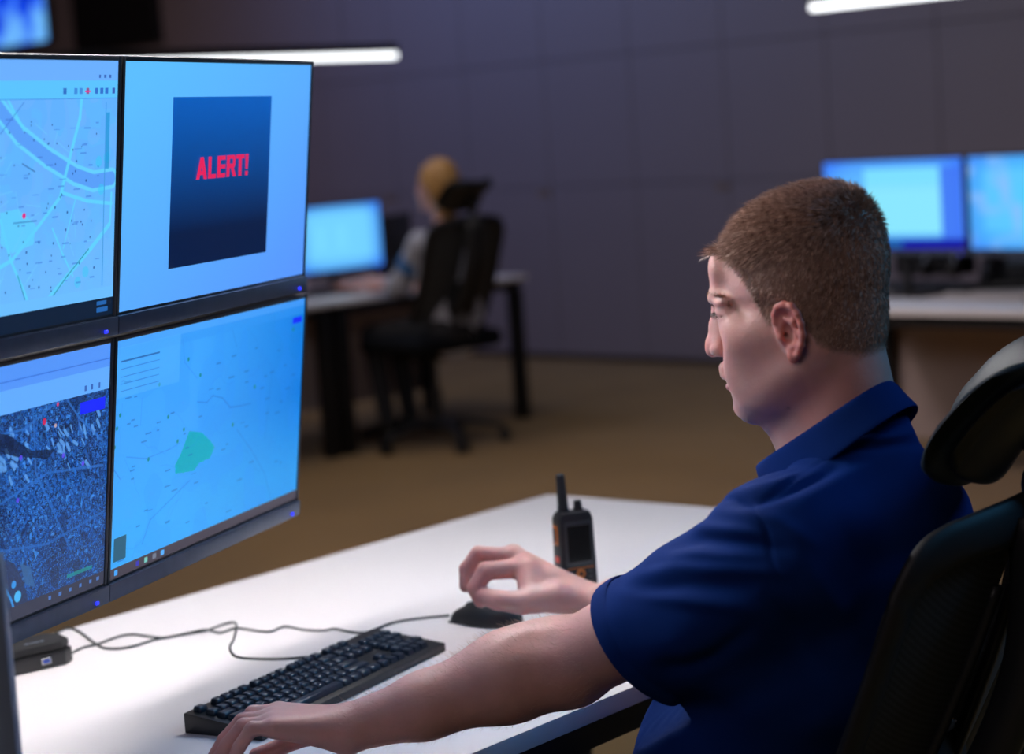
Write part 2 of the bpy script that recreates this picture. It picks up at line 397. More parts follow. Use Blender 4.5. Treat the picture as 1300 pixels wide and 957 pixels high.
d3 = make_desk(qa - uw * 1.275, uw, vw, 1.27, .8); tag(d3, 'far desk joined to the woman\'s desk on the left, behind the four near screens', 'desk')
# the right-hand desk: its long side faces us
cR = np.array([1.374, 7.304]) - vw * .60                                    # front left corner
d4 = make_desk(cR + vw * 2.1 + uw * .8, vw, -uw, 2.1, .8)
tag(d4, 'pale desk with brown panel behind the man\'s head on the right, under two lit monitors', 'desk')
# on this desk local x runs along vw, local y towards us

# ------------------------------------------------------------------ screen contents (a picture made of small coloured faces that give off light)
class Canvas:
    def __init__(s, w, h, base): s.w, s.h = w, h; s.a = np.zeros((h, w, 3)); s.a[:] = lin(*base); s.V, s.U = np.mgrid[0:h, 0:w]; s.U = (s.U + .5) / w * 1.777; s.V = (s.V + .5) / h
    def blend(s, m, c): s.a += (np.array(lin(*c)) - s.a) * np.clip(m, 0, 1)[..., None]
    def line(s, pts, wd, c, al=1):
        for (x0, y0), (x1, y1) in zip(pts[:-1], pts[1:]):
            x0 *= 1.777; x1 *= 1.777; dx, dy = x1 - x0, y1 - y0; t = np.clip(((s.U - x0) * dx + (s.V - y0) * dy) / (dx * dx + dy * dy + 1e-9), 0, 1)
            d = np.hypot(s.U - x0 - dx * t, s.V - y0 - dy * t); s.blend(np.clip((wd - d) * s.h * .9 + .5, 0, 1) * al, c)
    def dot(s, p, r, c, al=1): s.blend(np.clip((r - np.hypot(s.U - p[0] * 1.777, s.V - p[1])) * s.h + .5, 0, 1) * al, c)
    def rect(s, x0, y0, x1, y1, c, al=1): s.blend(((s.U / 1.777 > x0) & (s.U / 1.777 < x1) & (s.V > y0) & (s.V < y1)) * al, c)
    def poly(s, pts, c, al=1):
        x = s.U / 1.777; y = s.V; ins = np.zeros(x.shape, bool); n = len(pts)
        for i in range(n):
            (x0, y0), (x1, y1) = pts[i], pts[(i + 1) % n]
            ins ^= ((y0 > y) != (y1 > y)) & (x < (x1 - x0) * (y - y0) / (y1 - y0 + 1e-12) + x0)
        s.blend(ins * al, c)
def emis_attr(name, k=1.0):
    m = mat(name, (.006, .006, .008), .45, spec=.25); N, L, b = nodes(m); at = N.new('ShaderNodeAttribute'); at.attribute_name = 'picture'
    L.new(at.outputs['Color'], b.inputs['Emission Color']); b.inputs['Emission Strength'].default_value = k
    return m
def canvas_obj(name, cv, W, H, z0, y, parent, m):
    w, h = cv.w, cv.h; X, Z = np.meshgrid(np.linspace(-W / 2, W / 2, w + 1), np.linspace(z0 + H, z0, h + 1))
    V = np.stack([X, np.full_like(X, y), Z], -1).reshape(-1, 3); i, j = np.meshgrid(np.arange(h), np.arange(w), indexing='ij'); a = (i * (w + 1) + j).ravel()
    Q = np.stack([a, a + w + 1, a + w + 2, a + 1], 1); o = quad_mesh(name, V, Q, m, parent)
    at = o.data.color_attributes.new('picture', 'FLOAT_COLOR', 'CORNER')
    c = np.concatenate([cv.a.reshape(-1, 3), np.ones((w * h, 1))], 1); at.data.foreach_set('color', np.repeat(c, 4, 0).astype(np.float32).ravel())
    o.data.polygons.foreach_set('use_smooth', np.zeros(w * h, bool)); return o
def vnoise(cv, f, seed):
    g = np.random.default_rng(seed).random((int(f) + 3, int(f * 1.8) + 3)); x = cv.U * f * .98; y = cv.V * f * .98
    i = x.astype(int); j = y.astype(int); u = x - i; v = y - j; u = u * u * (3 - 2 * u); v = v * v * (3 - 2 * v)
    return (g[j, i] * (1 - u) + g[j, i + 1] * u) * (1 - v) + (g[j + 1, i] * (1 - u) + g[j + 1, i + 1] * u) * v
# ------------------------------------------------------------------ monitors
def monitor_body(W, H, chin=.022, bez=.006, depth=.03):
    """local: x to the right, y away from the viewer, z up from the lower edge; front face at y=0"""
    r = empty('monitor')
    prof = []
    bm = bmesh.new(); bx(bm, (0, .012, H / 2), (W, .018, H), .003); bx(bm, (0, .03, H * .48), (W * .62, .03, H * .6), .012); from_bm('back_housing', bm, 'black', r, True, 40)
    bm = bmesh.new()
    bx(bm, (-W / 2 + bez / 2, .002, H / 2), (bez, .008, H), .001); bx(bm, (W / 2 - bez / 2, .002, H / 2), (bez, .008, H), .001)
    bx(bm, (0, .002, H - bez / 2), (W - 2 * bez, .008, bez), .001); bx(bm, (0, .002, chin + .0015), (W - 2 * bez, .006, .003), .0005)
    from_bm('bezel', bm, 'bezel', r, True, 40)
    bm = bmesh.new(); bx(bm, (0, .0, chin / 2), (W, .012, chin), .002); from_bm('lower_bar', bm, 'chin', r, True, 40)
    bm = bmesh.new(); bx(bm, (W / 2 - .028, -.0068, chin * .3), (.006, .002, .004), .0008); from_bm('power_light', bm, 'led', r, True)
    return r
def stand(r, H, lean=0, drop=.12):
    bm = bmesh.new(); cyl(bm, (0, .07, -drop + .01), (0, .055, H * .45), .018, .018, 16); bx(bm, (0, .045, H * .45), (.09, .03, .09), .006); from_bm('stand_neck', bm, 'black', r, True, 40)
    bm = bmesh.new(); bx(bm, (0, .075, -drop + .006), (.22, .15, .012), .005); from_bm('stand_base', bm, 'black', r, True, 40)
def pose(o, yaw, tilt, corner_bl, W, roll=0):
    u = np.array([math.sin(yaw), math.cos(yaw), 0]); nr = np.array([math.cos(yaw), -math.sin(yaw), 0])
    v = np.array([0, 0, 1.]) * math.cos(tilt) + nr * math.sin(tilt)
    v = v * math.cos(roll) - u * math.sin(roll); u = u * math.cos(roll) + (np.array([0, 0, 1.]) * math.cos(tilt) + nr * math.sin(tilt)) * math.sin(roll)
    back = np.cross(v, u); org = np.array(corner_bl) + u * W / 2
    local_frame(o, u, back, org, v); o['_u'] = list(u); o['_v'] = list(v); return org, u, v
W, H, CH, BZ = .54, .325, .022, .006
SW, SH = W - 2 * BZ, H - CH - .003 - BZ; SZ = CH + .003
def uv_map(org, u, v):
    nrm = np.cross(u, v)
    def f(x, y):
        d = RC @ np.array([(x - CX) / F_PX, -(y - CY) / F_PX, -1.0]); t = ((org - CAM) @ nrm) / (d @ nrm); p = CAM + d * t - org
        return ((p @ u + SW / 2) / SW, 1 - (p @ v - SZ) / SH)
    return f
R_ = math.radians
mons = {}
for key, yaw, tl, bl in (('UR', 18.81, 7.36, (-.466, 2.403, 1.246)), ('LR', 19.64, 7.78, (-.5125, 2.441, .9185))):
    o = monitor_body(W, H); mons[key] = (o, *pose(o, R_(yaw), R_(tl), np.array(bl), W))
for key, yaw, tl, ref in (('UL', 21.6, 7.4, 'UR'), ('LL', 21.9, 7.8, 'LR')):
    ro, org, u, v = mons[ref]; br = org - u * (W / 2 + .0015)
    yr = R_(yaw); uu = np.array([math.sin(yr), math.cos(yr), 0]); o = monitor_body(W, H); mons[key] = (o, *pose(o, yr, R_(tl), br - uu * W, W))
tag(mons['UR'][0], 'upper right screen of the four, showing a dark window that reads ALERT!', 'monitor', 'stacked monitors on the near desk')
tag(mons['UL'][0], 'upper left screen of the four, showing a street map with a river', 'monitor', 'stacked monitors on the near desk')
tag(mons['LR'][0], 'lower right screen of the four, showing a pale map with a green area', 'monitor', 'stacked monitors on the near desk')
tag(mons['LL'][0], 'lower left screen of the four, showing a dark aerial view of a city', 'monitor', 'stacked monitors on the near desk')
EM = emis_attr('screen_picture', 1.0)
# upper right: pale blue with the alert window
o, org, u, v = mons['UR']; cv = Canvas(96, 54, (92, 190, 255)); cv.blend(np.clip(cv.U / 1.777 * .55 + cv.V * .6 - .1, 0, 1), (88, 152, 255)); cv.a *= 1.0
scr = canvas_obj('screen', cv, SW, SH, SZ, -.0005, o, EM)
fm = uv_map(org, u, v); q = [fm(*p) for p in ((219, 123), (343, 122), (337, 320), (212, 341))]
x0 = (q[0][0] + q[3][0]) / 2; x1 = (q[1][0] + q[2][0]) / 2; y0 = (q[0][1] + q[1][1]) / 2; y1 = (q[2][1] + q[3][1]) / 2
cw = Canvas(4, 60, (0, 92, 190)); t = cw.V; cw.blend(np.clip(t * 1.25, 0, 1), (0, 24, 66)); w_ = (x1 - x0) * SW; h_ = (y1 - y0) * SH
al = canvas_obj('alert_window', cw, w_, h_, SZ + SH * (1 - y1), -.0015, scr, EM)
for vtx in al.data.vertices: vtx.co.x += (x0 + x1) / 2 * SW - SW / 2
def letter_quads():
    G = []; s = .24
    def q(x, *p): G.append([(x + a, c) for a, c in p])
    q(0, (0, 0), (.25, 0), (.54, 1), (.30, 1)); q(0, (.30, 1), (.54, 1), (.84, 0), (.59, 0)); q(0, (.2, .2), (.64, .2), (.58, .38), (.26, .38))
    x = .92; q(x, (0, 0), (s, 0), (s, 1), (0, 1)); q(x, (s, 0), (.62, 0), (.62, .19), (s, .19))
    x = 1.64; q(x, (0, 0), (s, 0), (s, 1), (0, 1)); [q(x, (s, c), (.64, c), (.64, c + .19), (s, c + .19)) for c in (0, .41, .81)]
    x = 2.38; q(x, (0, 0), (s, 0), (s, 1), (0, 1)); q(x, (s, .83), (.50, .83), (.58, 1), (s, 1)); q(x, (.50, .83), (.70, .86), (.66, .96), (.58, 1)); q(x, (.50, .83), (.50, .60), (.70, .55), (.70, .86)); q(x, (s, .40), (.60, .40), (.70, .55), (.50, .60)); q(x, (s, .40), (.50, .60), (.40, .60), (s, .60)); q(x, (.34, .42), (.56, .42), (.80, 0), (.53, 0))
    x = 3.14; q(x, (.22, 0), (.46, 0), (.46, .82), (.22, .82)); q(x, (0, .81), (.68, .81), (.68, 1), (0, 1))
    x = 3.92; q(x, (.02, .3), (.20, .3), (.24, 1), (-.02, 1)); q(x, (0, 0), (.22, 0), (.22, .2), (0, .2))
    return G
LQ = letter_quads(); a = np.array([(px_, py_, 0) for g_ in LQ for px_, py_ in g_]); mn, mx = a.min(0), a.max(0); tme = bpy.data.meshes.new('alert_text')
tme.from_pydata([tuple(r_) for r_ in a], [], [tuple(range(4 * i_, 4 * i_ + 4)) for i_ in range(len(LQ))])
tq = [fm(*p) for p in ((247, 201), (313, 194), (313, 222), (247, 228))]
tx0 = (tq[0][0] + tq[3][0]) / 2 * SW - SW / 2; tx1 = (tq[1][0] + tq[2][0]) / 2 * SW - SW / 2; tz1 = SZ + SH * (1 - (tq[0][1] + tq[1][1]) / 2); tz0 = SZ + SH * (1 - (tq[2][1] + tq[3][1]) / 2)
for i, vv in enumerate(tme.vertices):
    vv.co = (tx0 + (a[i][0] - mn[0]) / (mx[0] - mn[0]) * (tx1 - tx0), -.0025, tz0 + (a[i][1] - mn[1]) / (mx[1] - mn[1]) * (tz1 - tz0))
tme.materials.clear(); MT['alertred'] = mat('alert_red', (.01, 0, 0), .4, emit=lin(228, 32, 92), es=1)
to = new_obj('alert_text', tme, 'alertred', scr); to['label'] = 'red letters ALERT!'
# lower right: pale map, green area
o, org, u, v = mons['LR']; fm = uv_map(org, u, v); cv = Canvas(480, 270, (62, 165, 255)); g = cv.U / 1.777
cv.blend(np.clip((g - .28) * 1.55 - (1 - cv.V) * .2, 0, 1), (0, 122, 222)); cv.blend(np.clip(cv.V * 1.3 - .6, 0, .5), (55, 178, 255))  # viewing-angle darkening painted into the picture, deeper blue to the right
cv.blend((vnoise(cv, 9, 3) > .62) * .18, (40, 140, 250)); r_ = np.random.default_rng(5)
cv.poly([fm(*p) for p in ((240, 547), (256, 549), (268, 561), (272, 568), (266, 581), (252, 588), (246, 597), (232, 600), (222, 601), (222, 590), (229, 576))], (4, 168, 196))
for pl, wd, al_ in (([(250, 510), (262, 511), (270, 502), (282, 505), (292, 517), (305, 515), (318, 512)], .0025, .6), ([(240, 610), (210, 640), (190, 660), (180, 690)], .004, .35), ([(300, 545), (318, 570), (335, 600), (345, 640)], .003, .35),
                    ([(232, 430), (234, 460), (250, 480)], .002, .4), ([(294, 415), (300, 440)], .002, .4), ([(345, 470), (340, 520), (335, 560)], .003, .3), ([(180, 505), (178, 540)], .002, .35), ([(140, 590), (152, 608)], .003, .5), ([(160, 580), (185, 582), (215, 570), (228, 562)], .002, .5)):
    cv.line([fm(*p) for p in pl], wd, (20, 95, 205), al_)
for i in range(26):
    x, y = r_.uniform(.03, .95), r_.uniform(.1, .95); L_ = [(x, y)]; ang = r_.uniform(0, 6.28)
    for k in range(5): ang += r_.normal() * .5; L_.append((L_[-1][0] + math.cos(ang) * .03, L_[-1][1] + math.sin(ang) * .05))
    cv.line(L_, .0016, (40, 120, 225), .3)
for i in range(60):
    x, y = r_.uniform(.02, .95), r_.uniform(.12, .93); cv.rect(x, y, x + r_.uniform(.012, .03), y + .007, (10, 80, 180), .5)
for p in ((239, 456), (254, 476), (202, 488), (323, 491), (152, 527), (148, 544), (145, 568), (213, 529), (295, 539), (233, 545), (225, 560), (188, 583), (372, 418)): cv.dot(fm(*p), .009, (5, 135, 140), .95)
cv.rect(0, 0, 1, .035, (80, 165, 255), .6); cv.rect(0, .035, 1, .075, (50, 150, 245), .5); cv.rect(.0, .03, .3, .24, (85, 180, 255), .45); cv.rect(.02, .085, .2, .092, (10, 60, 150), .7)
for yy in (.12, .15, .18, .21): cv.rect(.02, yy, .2, yy + .004, (25, 95, 200), .6)
cv.rect(.93, .085, .985, .115, (20, 40, 255)); cv.rect(.015, .83, .07, .93, (38, 80, 95), .9)
cv.rect(0, .955, 1, 1, (72, 66, 78)); 
for xx, c in ((.02, (70, 170, 255)), (.12, (60, 60, 190)), (.16, (120, 200, 190)), (.2, (120, 130, 150)), (.24, (90, 180, 255))): cv.rect(xx, .965, xx + .016, .99, c)
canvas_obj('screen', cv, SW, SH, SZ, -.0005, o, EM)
# upper left: street map with a river
o, org, u, v = mons['UL']; fm = uv_map(org, u, v); cv = Canvas(560, 315, (98, 178, 255))
cv.blend((vnoise(cv, 26, 1) > .55) * .35, (92, 190, 255)); cv.blend((vnoise(cv, 14, 2) > .6) * .3, (120, 180, 255)); cv.blend(np.clip(cv.V * 1.6 - .7, 0, .6), (112, 190, 255))
def pmap(pts): return [fm(*p) for p in pts]
cv.line(pmap([(-40, 90), (0, 140), (25, 172), (60, 200), (95, 222), (118, 230), (141, 226)]), .042, (102, 208, 255)); cv.line(pmap([(-40, 90), (0, 140), (25, 172), (60, 200), (95, 222), (118, 230), (141, 226)]), .027, (90, 160, 250))
for pl, wd in (([(104, 118), (101, 150), (92, 185), (82, 225), (76, 250)], .009), ([(76, 250), (50, 285), (15, 330), (-10, 345)], .008), ([(0, 280), (13, 330), (30, 370), (38, 392)], .007), ([(138, 285), (115, 315), (85, 350), (52, 390)], .010), ([(66, 290), (78, 320), (92, 350)], .004), ([(80, 245), (110, 255), (141, 258)], .007), ([(5, 118), (30, 165)], .006), ([(141, 245), (139, 285)], .006),
               ([(20, 118), (60, 119)], .003), ([(96, 250), (80, 315)], .003)):
    cv.line(pmap(pl), wd, (96, 212, 255), .9)
cv.line(pmap([(112, 316), (85, 350), (58, 388)]), .0025, (0, 110, 150), .8); cv.line(pmap([(22, 350), (31, 380)]), .0025, (0, 110, 160), .8); cv.line(pmap([(30, 130), (0, 170)]), .002, (40, 90, 200), .7); cv.line(pmap([(28, 208), (44, 218)]), .0025, (30, 60, 130), .7)
cv.poly(pmap([(0, 270), (22, 265), (45, 285), (42, 310), (15, 322), (0, 310)]), (95, 208, 255), .8)
for p in ((135, 200), (125, 205), (128, 240), (108, 345), (98, 358)): cv.dot(fm(*p), .022, (45, 200, 245), .5)
r_ = np.random.default_rng(8)
for i in range(150):
    x, y = r_.uniform(.02, .93), r_.uniform(.2, .88); cv.dot((x, y), r_.uniform(.003, .0055), (20, 70, 150), .85)
for i in range(110):
    x, y = r_.uniform(.02, .93), r_.uniform(.2, .88); cv.rect(x, y, x + r_.uniform(.01, .03), y + .005, (60, 115, 215), .55)
for i in range(60):
    x, y = r_.uniform(.02, .9), r_.uniform(.2, .88); a_ = r_.uniform(0, 3.1); cv.line([(x, y), (x + math.cos(a_) * .05, y + math.sin(a_) * .09)], .0018, (112, 205, 255), .6)
cv.dot(fm(30, 274), .011, (225, 20, 130)); cv.rect(*fm(16, 283), *fm(46, 281), (30, 80, 170), .5)
cv.rect(0, 0, 1, .075, (108, 176, 255)); cv.rect(0, .075, 1, .145, (92, 196, 255)); cv.rect(0, .143, 1, .146, (70, 150, 235))
for xx, c in ((.79, (40, 90, 190)), (.83, (60, 130, 220)), (.85, (60, 130, 220)), (.876, (150, 30, 110)), (.91, (40, 90, 200)), (.93, (40, 90, 200)), (.95, (40, 90, 200)), (.978, (50, 60, 170))): cv.rect(xx, .105, xx + .012, .128, c, .85)
cv.rect(.872, .113, .892, .12, (220, 60, 150))
for xx in (.925, .945, .965): cv.rect(xx, .055, xx + .008, .066, (40, 80, 170), .8)
cv.rect(.953, .16, .957, .88, (60, 150, 225), .8); cv.rect(.958, .2, .972, .42, (30, 150, 215), .8)
cv.rect(0, .885, 1, .93, (108, 190, 255)); cv.rect(0, .93, 1, 1, (10, 30, 55)); cv.rect(.935, .94, .975, .955, (40, 110, 190), .8); cv.rect(.935, .965, .98, .985, (40, 110, 190), .8)
canvas_obj('screen', cv, SW, SH, SZ, -.0005, o, EM)
# lower left: aerial picture of a city
o, org, u, v = mons['LL']; fm = uv_map(org, u, v); cv = Canvas(720, 405, (6, 32, 88)); r_ = np.random.default_rng(9)
cv.blend((vnoise(cv, 30, 4)) * .5, (8, 22, 60))
wx = cv.U + .03 * vnoise(cv, 6, 12); wy = cv.V + .04 * vnoise(cv, 5, 13)
for (cx_, cy_, f_, s_) in ((.9, .25, 150, 1), (1.5, 1.1, 170, 2), (.6, 1.2, 160, 3), (1.75, .3, 150, 4)):
    rr = np.hypot(wx - cx_, wy - cy_); th = np.arctan2(wy - cy_, wx - cx_); msk = np.clip((vnoise(cv, 5, 20 + s_) - .4) * 5, 0, 1)
    cv.blend(((np.sin(rr * f_ * 1.3) > .3) & (np.sin(th * f_ * .8) > -.3)) * .7 * msk * vnoise(cv, 50, 30 + s_) ** .7, (34, 118, 228))
sp = np.random.default_rng(77).random((cv.h, cv.w)); sp2 = vnoise(cv, 24, 15)
cv.blend((sp > .80 - .25 * sp2) * .55, (36, 118, 226)); cv.blend((sp > .955) * .8, (95, 175, 250)); cv.blend((sp < .30) * .6, (6, 20, 60))
cv.blend((vnoise(cv, 60, 6) > .86) * .6, (70, 150, 240)); cv.blend((vnoise(cv, 20, 7) < .25) * .45, (6, 18, 55))
for i in range(90):
    x, y = r_.uniform(.3, .97), r_.uniform(.22, .5); w2 = r_.uniform(.003, .009); a_ = .9 + r_.normal() * .25; cv.line([(x, y), (x + math.cos(a_) * .018, y + math.sin(a_) * .035)], w2, (95, 160, 235) if r_.random() > .3 else (30, 90, 180), .75)
for pl in ([(-40, 560), (30, 545), (60, 520), (110, 480), (120, 460)], [(0, 640), (60, 600), (130, 590)], [(60, 470), (100, 530), (130, 560)], [(40, 480), (45, 600), (90, 700)], [(0, 700), (60, 690), (130, 650)]): cv.line(pmap(pl), .005, (45, 110, 200), .7)
cv.poly(pmap([(-30, 545), (10, 552), (40, 572), (70, 570), (60, 582), (20, 580), (-30, 565)]), (6, 18, 48), .8)
cv.blend(np.clip(cv.V * 2.2 - 1.25, 0, .75) * (1 - cv.a[..., 2] * 1.3).clip(0, 1), (58, 66, 92))
cv.poly(pmap([(-30, 700), (18, 715), (30, 740), (38, 775), (-30, 800)]), (52, 62, 92), .85); cv.line(pmap([(0, 735), (14, 762), (22, 790)]), .006, (60, 150, 230), .8); cv.dot(fm(22, 757), .022, (80, 190, 255), .9); cv.dot(fm(17, 742), .015, (60, 160, 245), .8)
cv.poly(pmap([(25, 715), (38, 720), (44, 745), (32, 742)]), (60, 105, 160), .8)
cv.dot(fm(56, 535), .013, (200, 40, 90)); cv.dot(fm(73, 513), .008, (200, 70, 120)); cv.dot(fm(70, 540), .008, (190, 160, 160))
for p in ((26, 581), (80, 578), (22, 635), (105, 588)): cv.dot(fm(*p), .010, (90, 70, 230), .9)
cv.rect(0, 0, 1, .095, (84, 150, 250)); cv.rect(0, .06, 1, .064, (60, 120, 225)); cv.rect(0, .095, 1, .185, (98, 172, 255))
for xx in (.9, .925, .955): cv.rect(xx, .15, xx + .008, .172, (30, 70, 170), .8)
cv.rect(.885, .215, .985, .265, (22, 40, 255)); cv.rect(.0, .945, 1, 1, (62, 64, 82)); cv.rect(.85, .90, .95, .915, (40, 150, 150), .7)
for xx in (.78, .82, .86, .9, .94, .97): cv.rect(xx, .96, xx + .01, .975, (80, 130, 210), .8)
canvas_obj('screen', cv, SW, SH, SZ, -.0005, o, EM)

# ------------------------------------------------------------------ rack carrying the four screens (behind them, column out of view on the left)
org, u, v = mons['UL'][1:]; rk = empty('monitor_rack'); tag(rk, 'black column and cross arms carrying the four screens from behind', 'stand')
o2, u2, v2 = mons['UR'][1:]; bL = np.cross(v, u); bR = np.cross(v2, u2)
base = org - u * .16 + bL * .16; base[2] = .73
bm = bmesh.new(); cyl(bm, (base[0], base[1], .745), (base[0], base[1], 1.50), .022, seg=20); from_bm('column', bm, 'steel', rk, True, 40)
bm = bmesh.new(); bx(bm, (base[0], base[1], .737), (.24, .2, .014), .004, Matrix.Rotation(.6, 3, 'Z')); from_bm('base_plate', bm, 'steel', rk, True, 40)
for kL, kR in (('UL', 'UR'), ('LL', 'LR')):
    aL = mons[kL][1] + mons[kL][3] * .16 + np.cross(mons[kL][3], mons[kL][2]) * .075; aR = mons[kR][1] + mons[kR][3] * .16 + np.cross(mons[kR][3], mons[kR][2]) * .075
    hub = np.array([base[0], base[1], (aL[2] + aR[2]) / 2]); bm = bmesh.new(); cyl(bm, hub, aL, .014); cyl(bm, aL, aR, .014)
    for q, k in ((aL, kL), (aR, kR)):
        b_ = np.cross(mons[k][3], mons[k][2]); cyl(bm, q, q - b_ * .03, .03)
    from_bm('cross_arm', bm, 'steel', rk, True, 40)
# slim grey post at the very left
pp = P(-4, 800, 1.93)
ps = empty('metal_post', (pp[0], pp[1], .73)); tag(ps, 'slim grey metal post at the left edge, in front of the lower left screen', 'post')
bm = bmesh.new(); bx(bm, (0, 0, .18), (.022, .022, .36), .003); from_bm('post_tube', bm, 'greymetal', ps, True, 40)
bm = bmesh.new(); bx(bm, (0, 0, .004), (.07, .07, .008), .002); from_bm('foot_plate', bm, 'greymetal', ps, True, 40)

# ------------------------------------------------------------------ background monitors
def lit_screen(name, base, c2, rects, w, h):
    cv = Canvas(w, h, base); cv.blend(np.clip((np.abs(cv.U / 1.777 - .5) * 2) ** 4 * .8 + (np.abs(cv.V - .5) * 2) ** 5 * .8, 0, 1), c2)
    for r in rects: cv.rect(*r)
    return cv
def desk_monitor(W_, H_, bl, wdir, cv, label, top=.73, group=None, tilt=0, k=1.0, grey=False):
    o = monitor_body(W_, H_, .02, .008); yaw = math.atan2(wdir[0], wdir[1]); org_, u_, v_ = pose(o, yaw, tilt, bl, W_)
    if cv is not None: canvas_obj('screen', cv, W_ - .016, H_ - .031, .023, -.0005, o, EM if k == 1 else emis_attr('screen_picture_far', k))
    else: bm = bmesh.new(); bx(bm, (0, 0, H_ / 2 + .008), (W_ - .016, .001, H_ - .03)); from_bm('screen', bm, 'dglass', o)
    stand(o, H_, drop=bl[2] - top); tag(o, label, 'monitor', group); return o
pR = P(488, 341, 10.1); wd_ = np.array([.7071, .7071, 0])
cvw = lit_screen('w', (112, 205, 255), (60, 135, 250), [(.12, .12, .88, .84, (118, 214, 255), .7), (.2, .3, .35, .7, (125, 222, 255), .5), (.45, .3, .6, .7, (125, 222, 255), .5)], 64, 36)
desk_monitor(.545, .34, pR - wd_ * .545, wd_, cvw, 'glowing pale blue monitor in front of the blonde woman', group=None)
pl = P(1049.6, 325, 8.0); ps2 = P(1230, 322, 7.47); wv = (ps2 - pl); wv[2] = 0; WR = float(np.linalg.norm(wv)); wv = wv / WR
cv1 = lit_screen('a', (95, 185, 255), (60, 130, 255), [(.30, .10, .84, .84, (125, 225, 255), .95), (.3, .3, .84, .33, (90, 190, 255), .6), (.84, .1, .99, .9, (60, 110, 245), .8), (0, .88, 1, 1, (8, 20, 165), 1), (.40, .9, .56, .98, (20, 110, 170), .8), (.3, .28, .84, .84, (150, 238, 255), .5)], 96, 54)
pl[2] = ps2[2] = (pl[2] + ps2[2]) / 2
desk_monitor(WR - .006, .365, pl, wv, cv1, 'lit monitor right behind the man\'s head, left one of the pair on the right desk')
cv2 = lit_screen('b', (80, 195, 255), (70, 150, 255), [(.1, .15, .5, .8, (100, 205, 255), .6), (.35, .3, .8, .9, (70, 205, 255), .5)], 96, 54); cv2.blend(np.clip(vnoise(cv2, 7, 3) - .5, 0, .4) * 2, (140, 190, 255))
a2 = wv * math.cos(.04) + np.array([-wv[1], wv[0], 0]) * -math.sin(.04)
desk_monitor(WR - .006, .365, pl + wv * (WR + .006), a2, cv2, 'lit monitor cut by the right edge of the photo, right one of the pair')
# dark monitor next to the woman's lit one, turned away
q = P(522, 345, 10.6); dm = desk_monitor(.5, .31, q, np.array([.35, .94, 0]) * -1, None, 'switched-off black monitor between the woman\'s lit screen and her arm')
# ------------------------------------------------------------------ low cabinet beyond the woman's desk
cb = empty('cabinet'); local_frame(cb, VW, UW, RW(-2.1, 0.0)); tag(cb, 'low brown cabinet against the back wall behind the woman', 'cabinet')
box_obj('body', (0, -.28, .46), (1.1, .5, .86), 'panelwood', cb, .004); box_obj('cabinet_top', (0, -.28, .90), (1.14, .54, .03), 'panelwood', cb, .004)
for s_ in (-1, 1):
    d_ = box_obj('door', (s_ * .272, -.541, .46), (.53, .018, .82), 'panelwood', cb, .002); box_obj('handle', (s_ * .06, -.558, .55), (.012, .016, .12), 'steel', d_, .003)

# ------------------------------------------------------------------ pendant light bars
def light_bar(a, b, z, label, strip, hh=.040, dh=.026, w=.06):
    a = np.array([*a[:2], 0.]); b = np.array([*b[:2], 0.]); L_ = np.linalg.norm(b - a); u_ = (b - a) / L_; r = empty('pendant_light')
    local_frame(r, u_, np.array([-u_[1], u_[0], 0]), (a + b) / 2 + np.array([0, 0, z]))
    bm = bmesh.new(); bx(bm, (0, 0, dh + hh / 2), (L_, w, hh), .002); from_bm('housing', bm, 'steel', r, True, 40)
    bm = bmesh.new(); bx(bm, (0, 0, dh / 2), (L_ - .006, w - .012, dh), .002); from_bm('diffuser', bm, strip, r, True, 40)
    for s_ in (-1, 1):
        bm = bmesh.new(); cyl(bm, (s_ * L_ * .38, 0, dh + hh), (s_ * L_ * .38, 0, CEIL - z), .0015, seg=6); from_bm('suspension_wire', bm, 'steel', r)
    tag(r, label, 'light'); return r
e1 = P(501, 74, 9.6); 
light_bar(e1 - UW * 2.6, e1, e1[2], 'lit pendant light bar over the woman\'s desk, behind the upper screens', 'bar_light')
e2 = P(1032, 14, 7.9); light_bar(e2, e2 + VW * 1.5, e2[2], 'lit pendant light bar cut by the top edge, above the right monitors', 'bar_light')
u3 = np.array([*UD, 0]); v3 = np.array([*VD, 0]); k3 = np.array([*KC, 0])
light_bar(k3 + v3 * .44 - u3 * 2.15, k3 + v3 * .44 - u3 * .35, 1.92, 'pendant light bar over the foreground desk, above the frame', 'bar_light_desk')

m = mat('chair_fabric', (.008, .009, .012), .95, spec=.08); add_noise(m, 50, .2, .4, bscale=900, dist=.001); MT['fabric_black'] = m
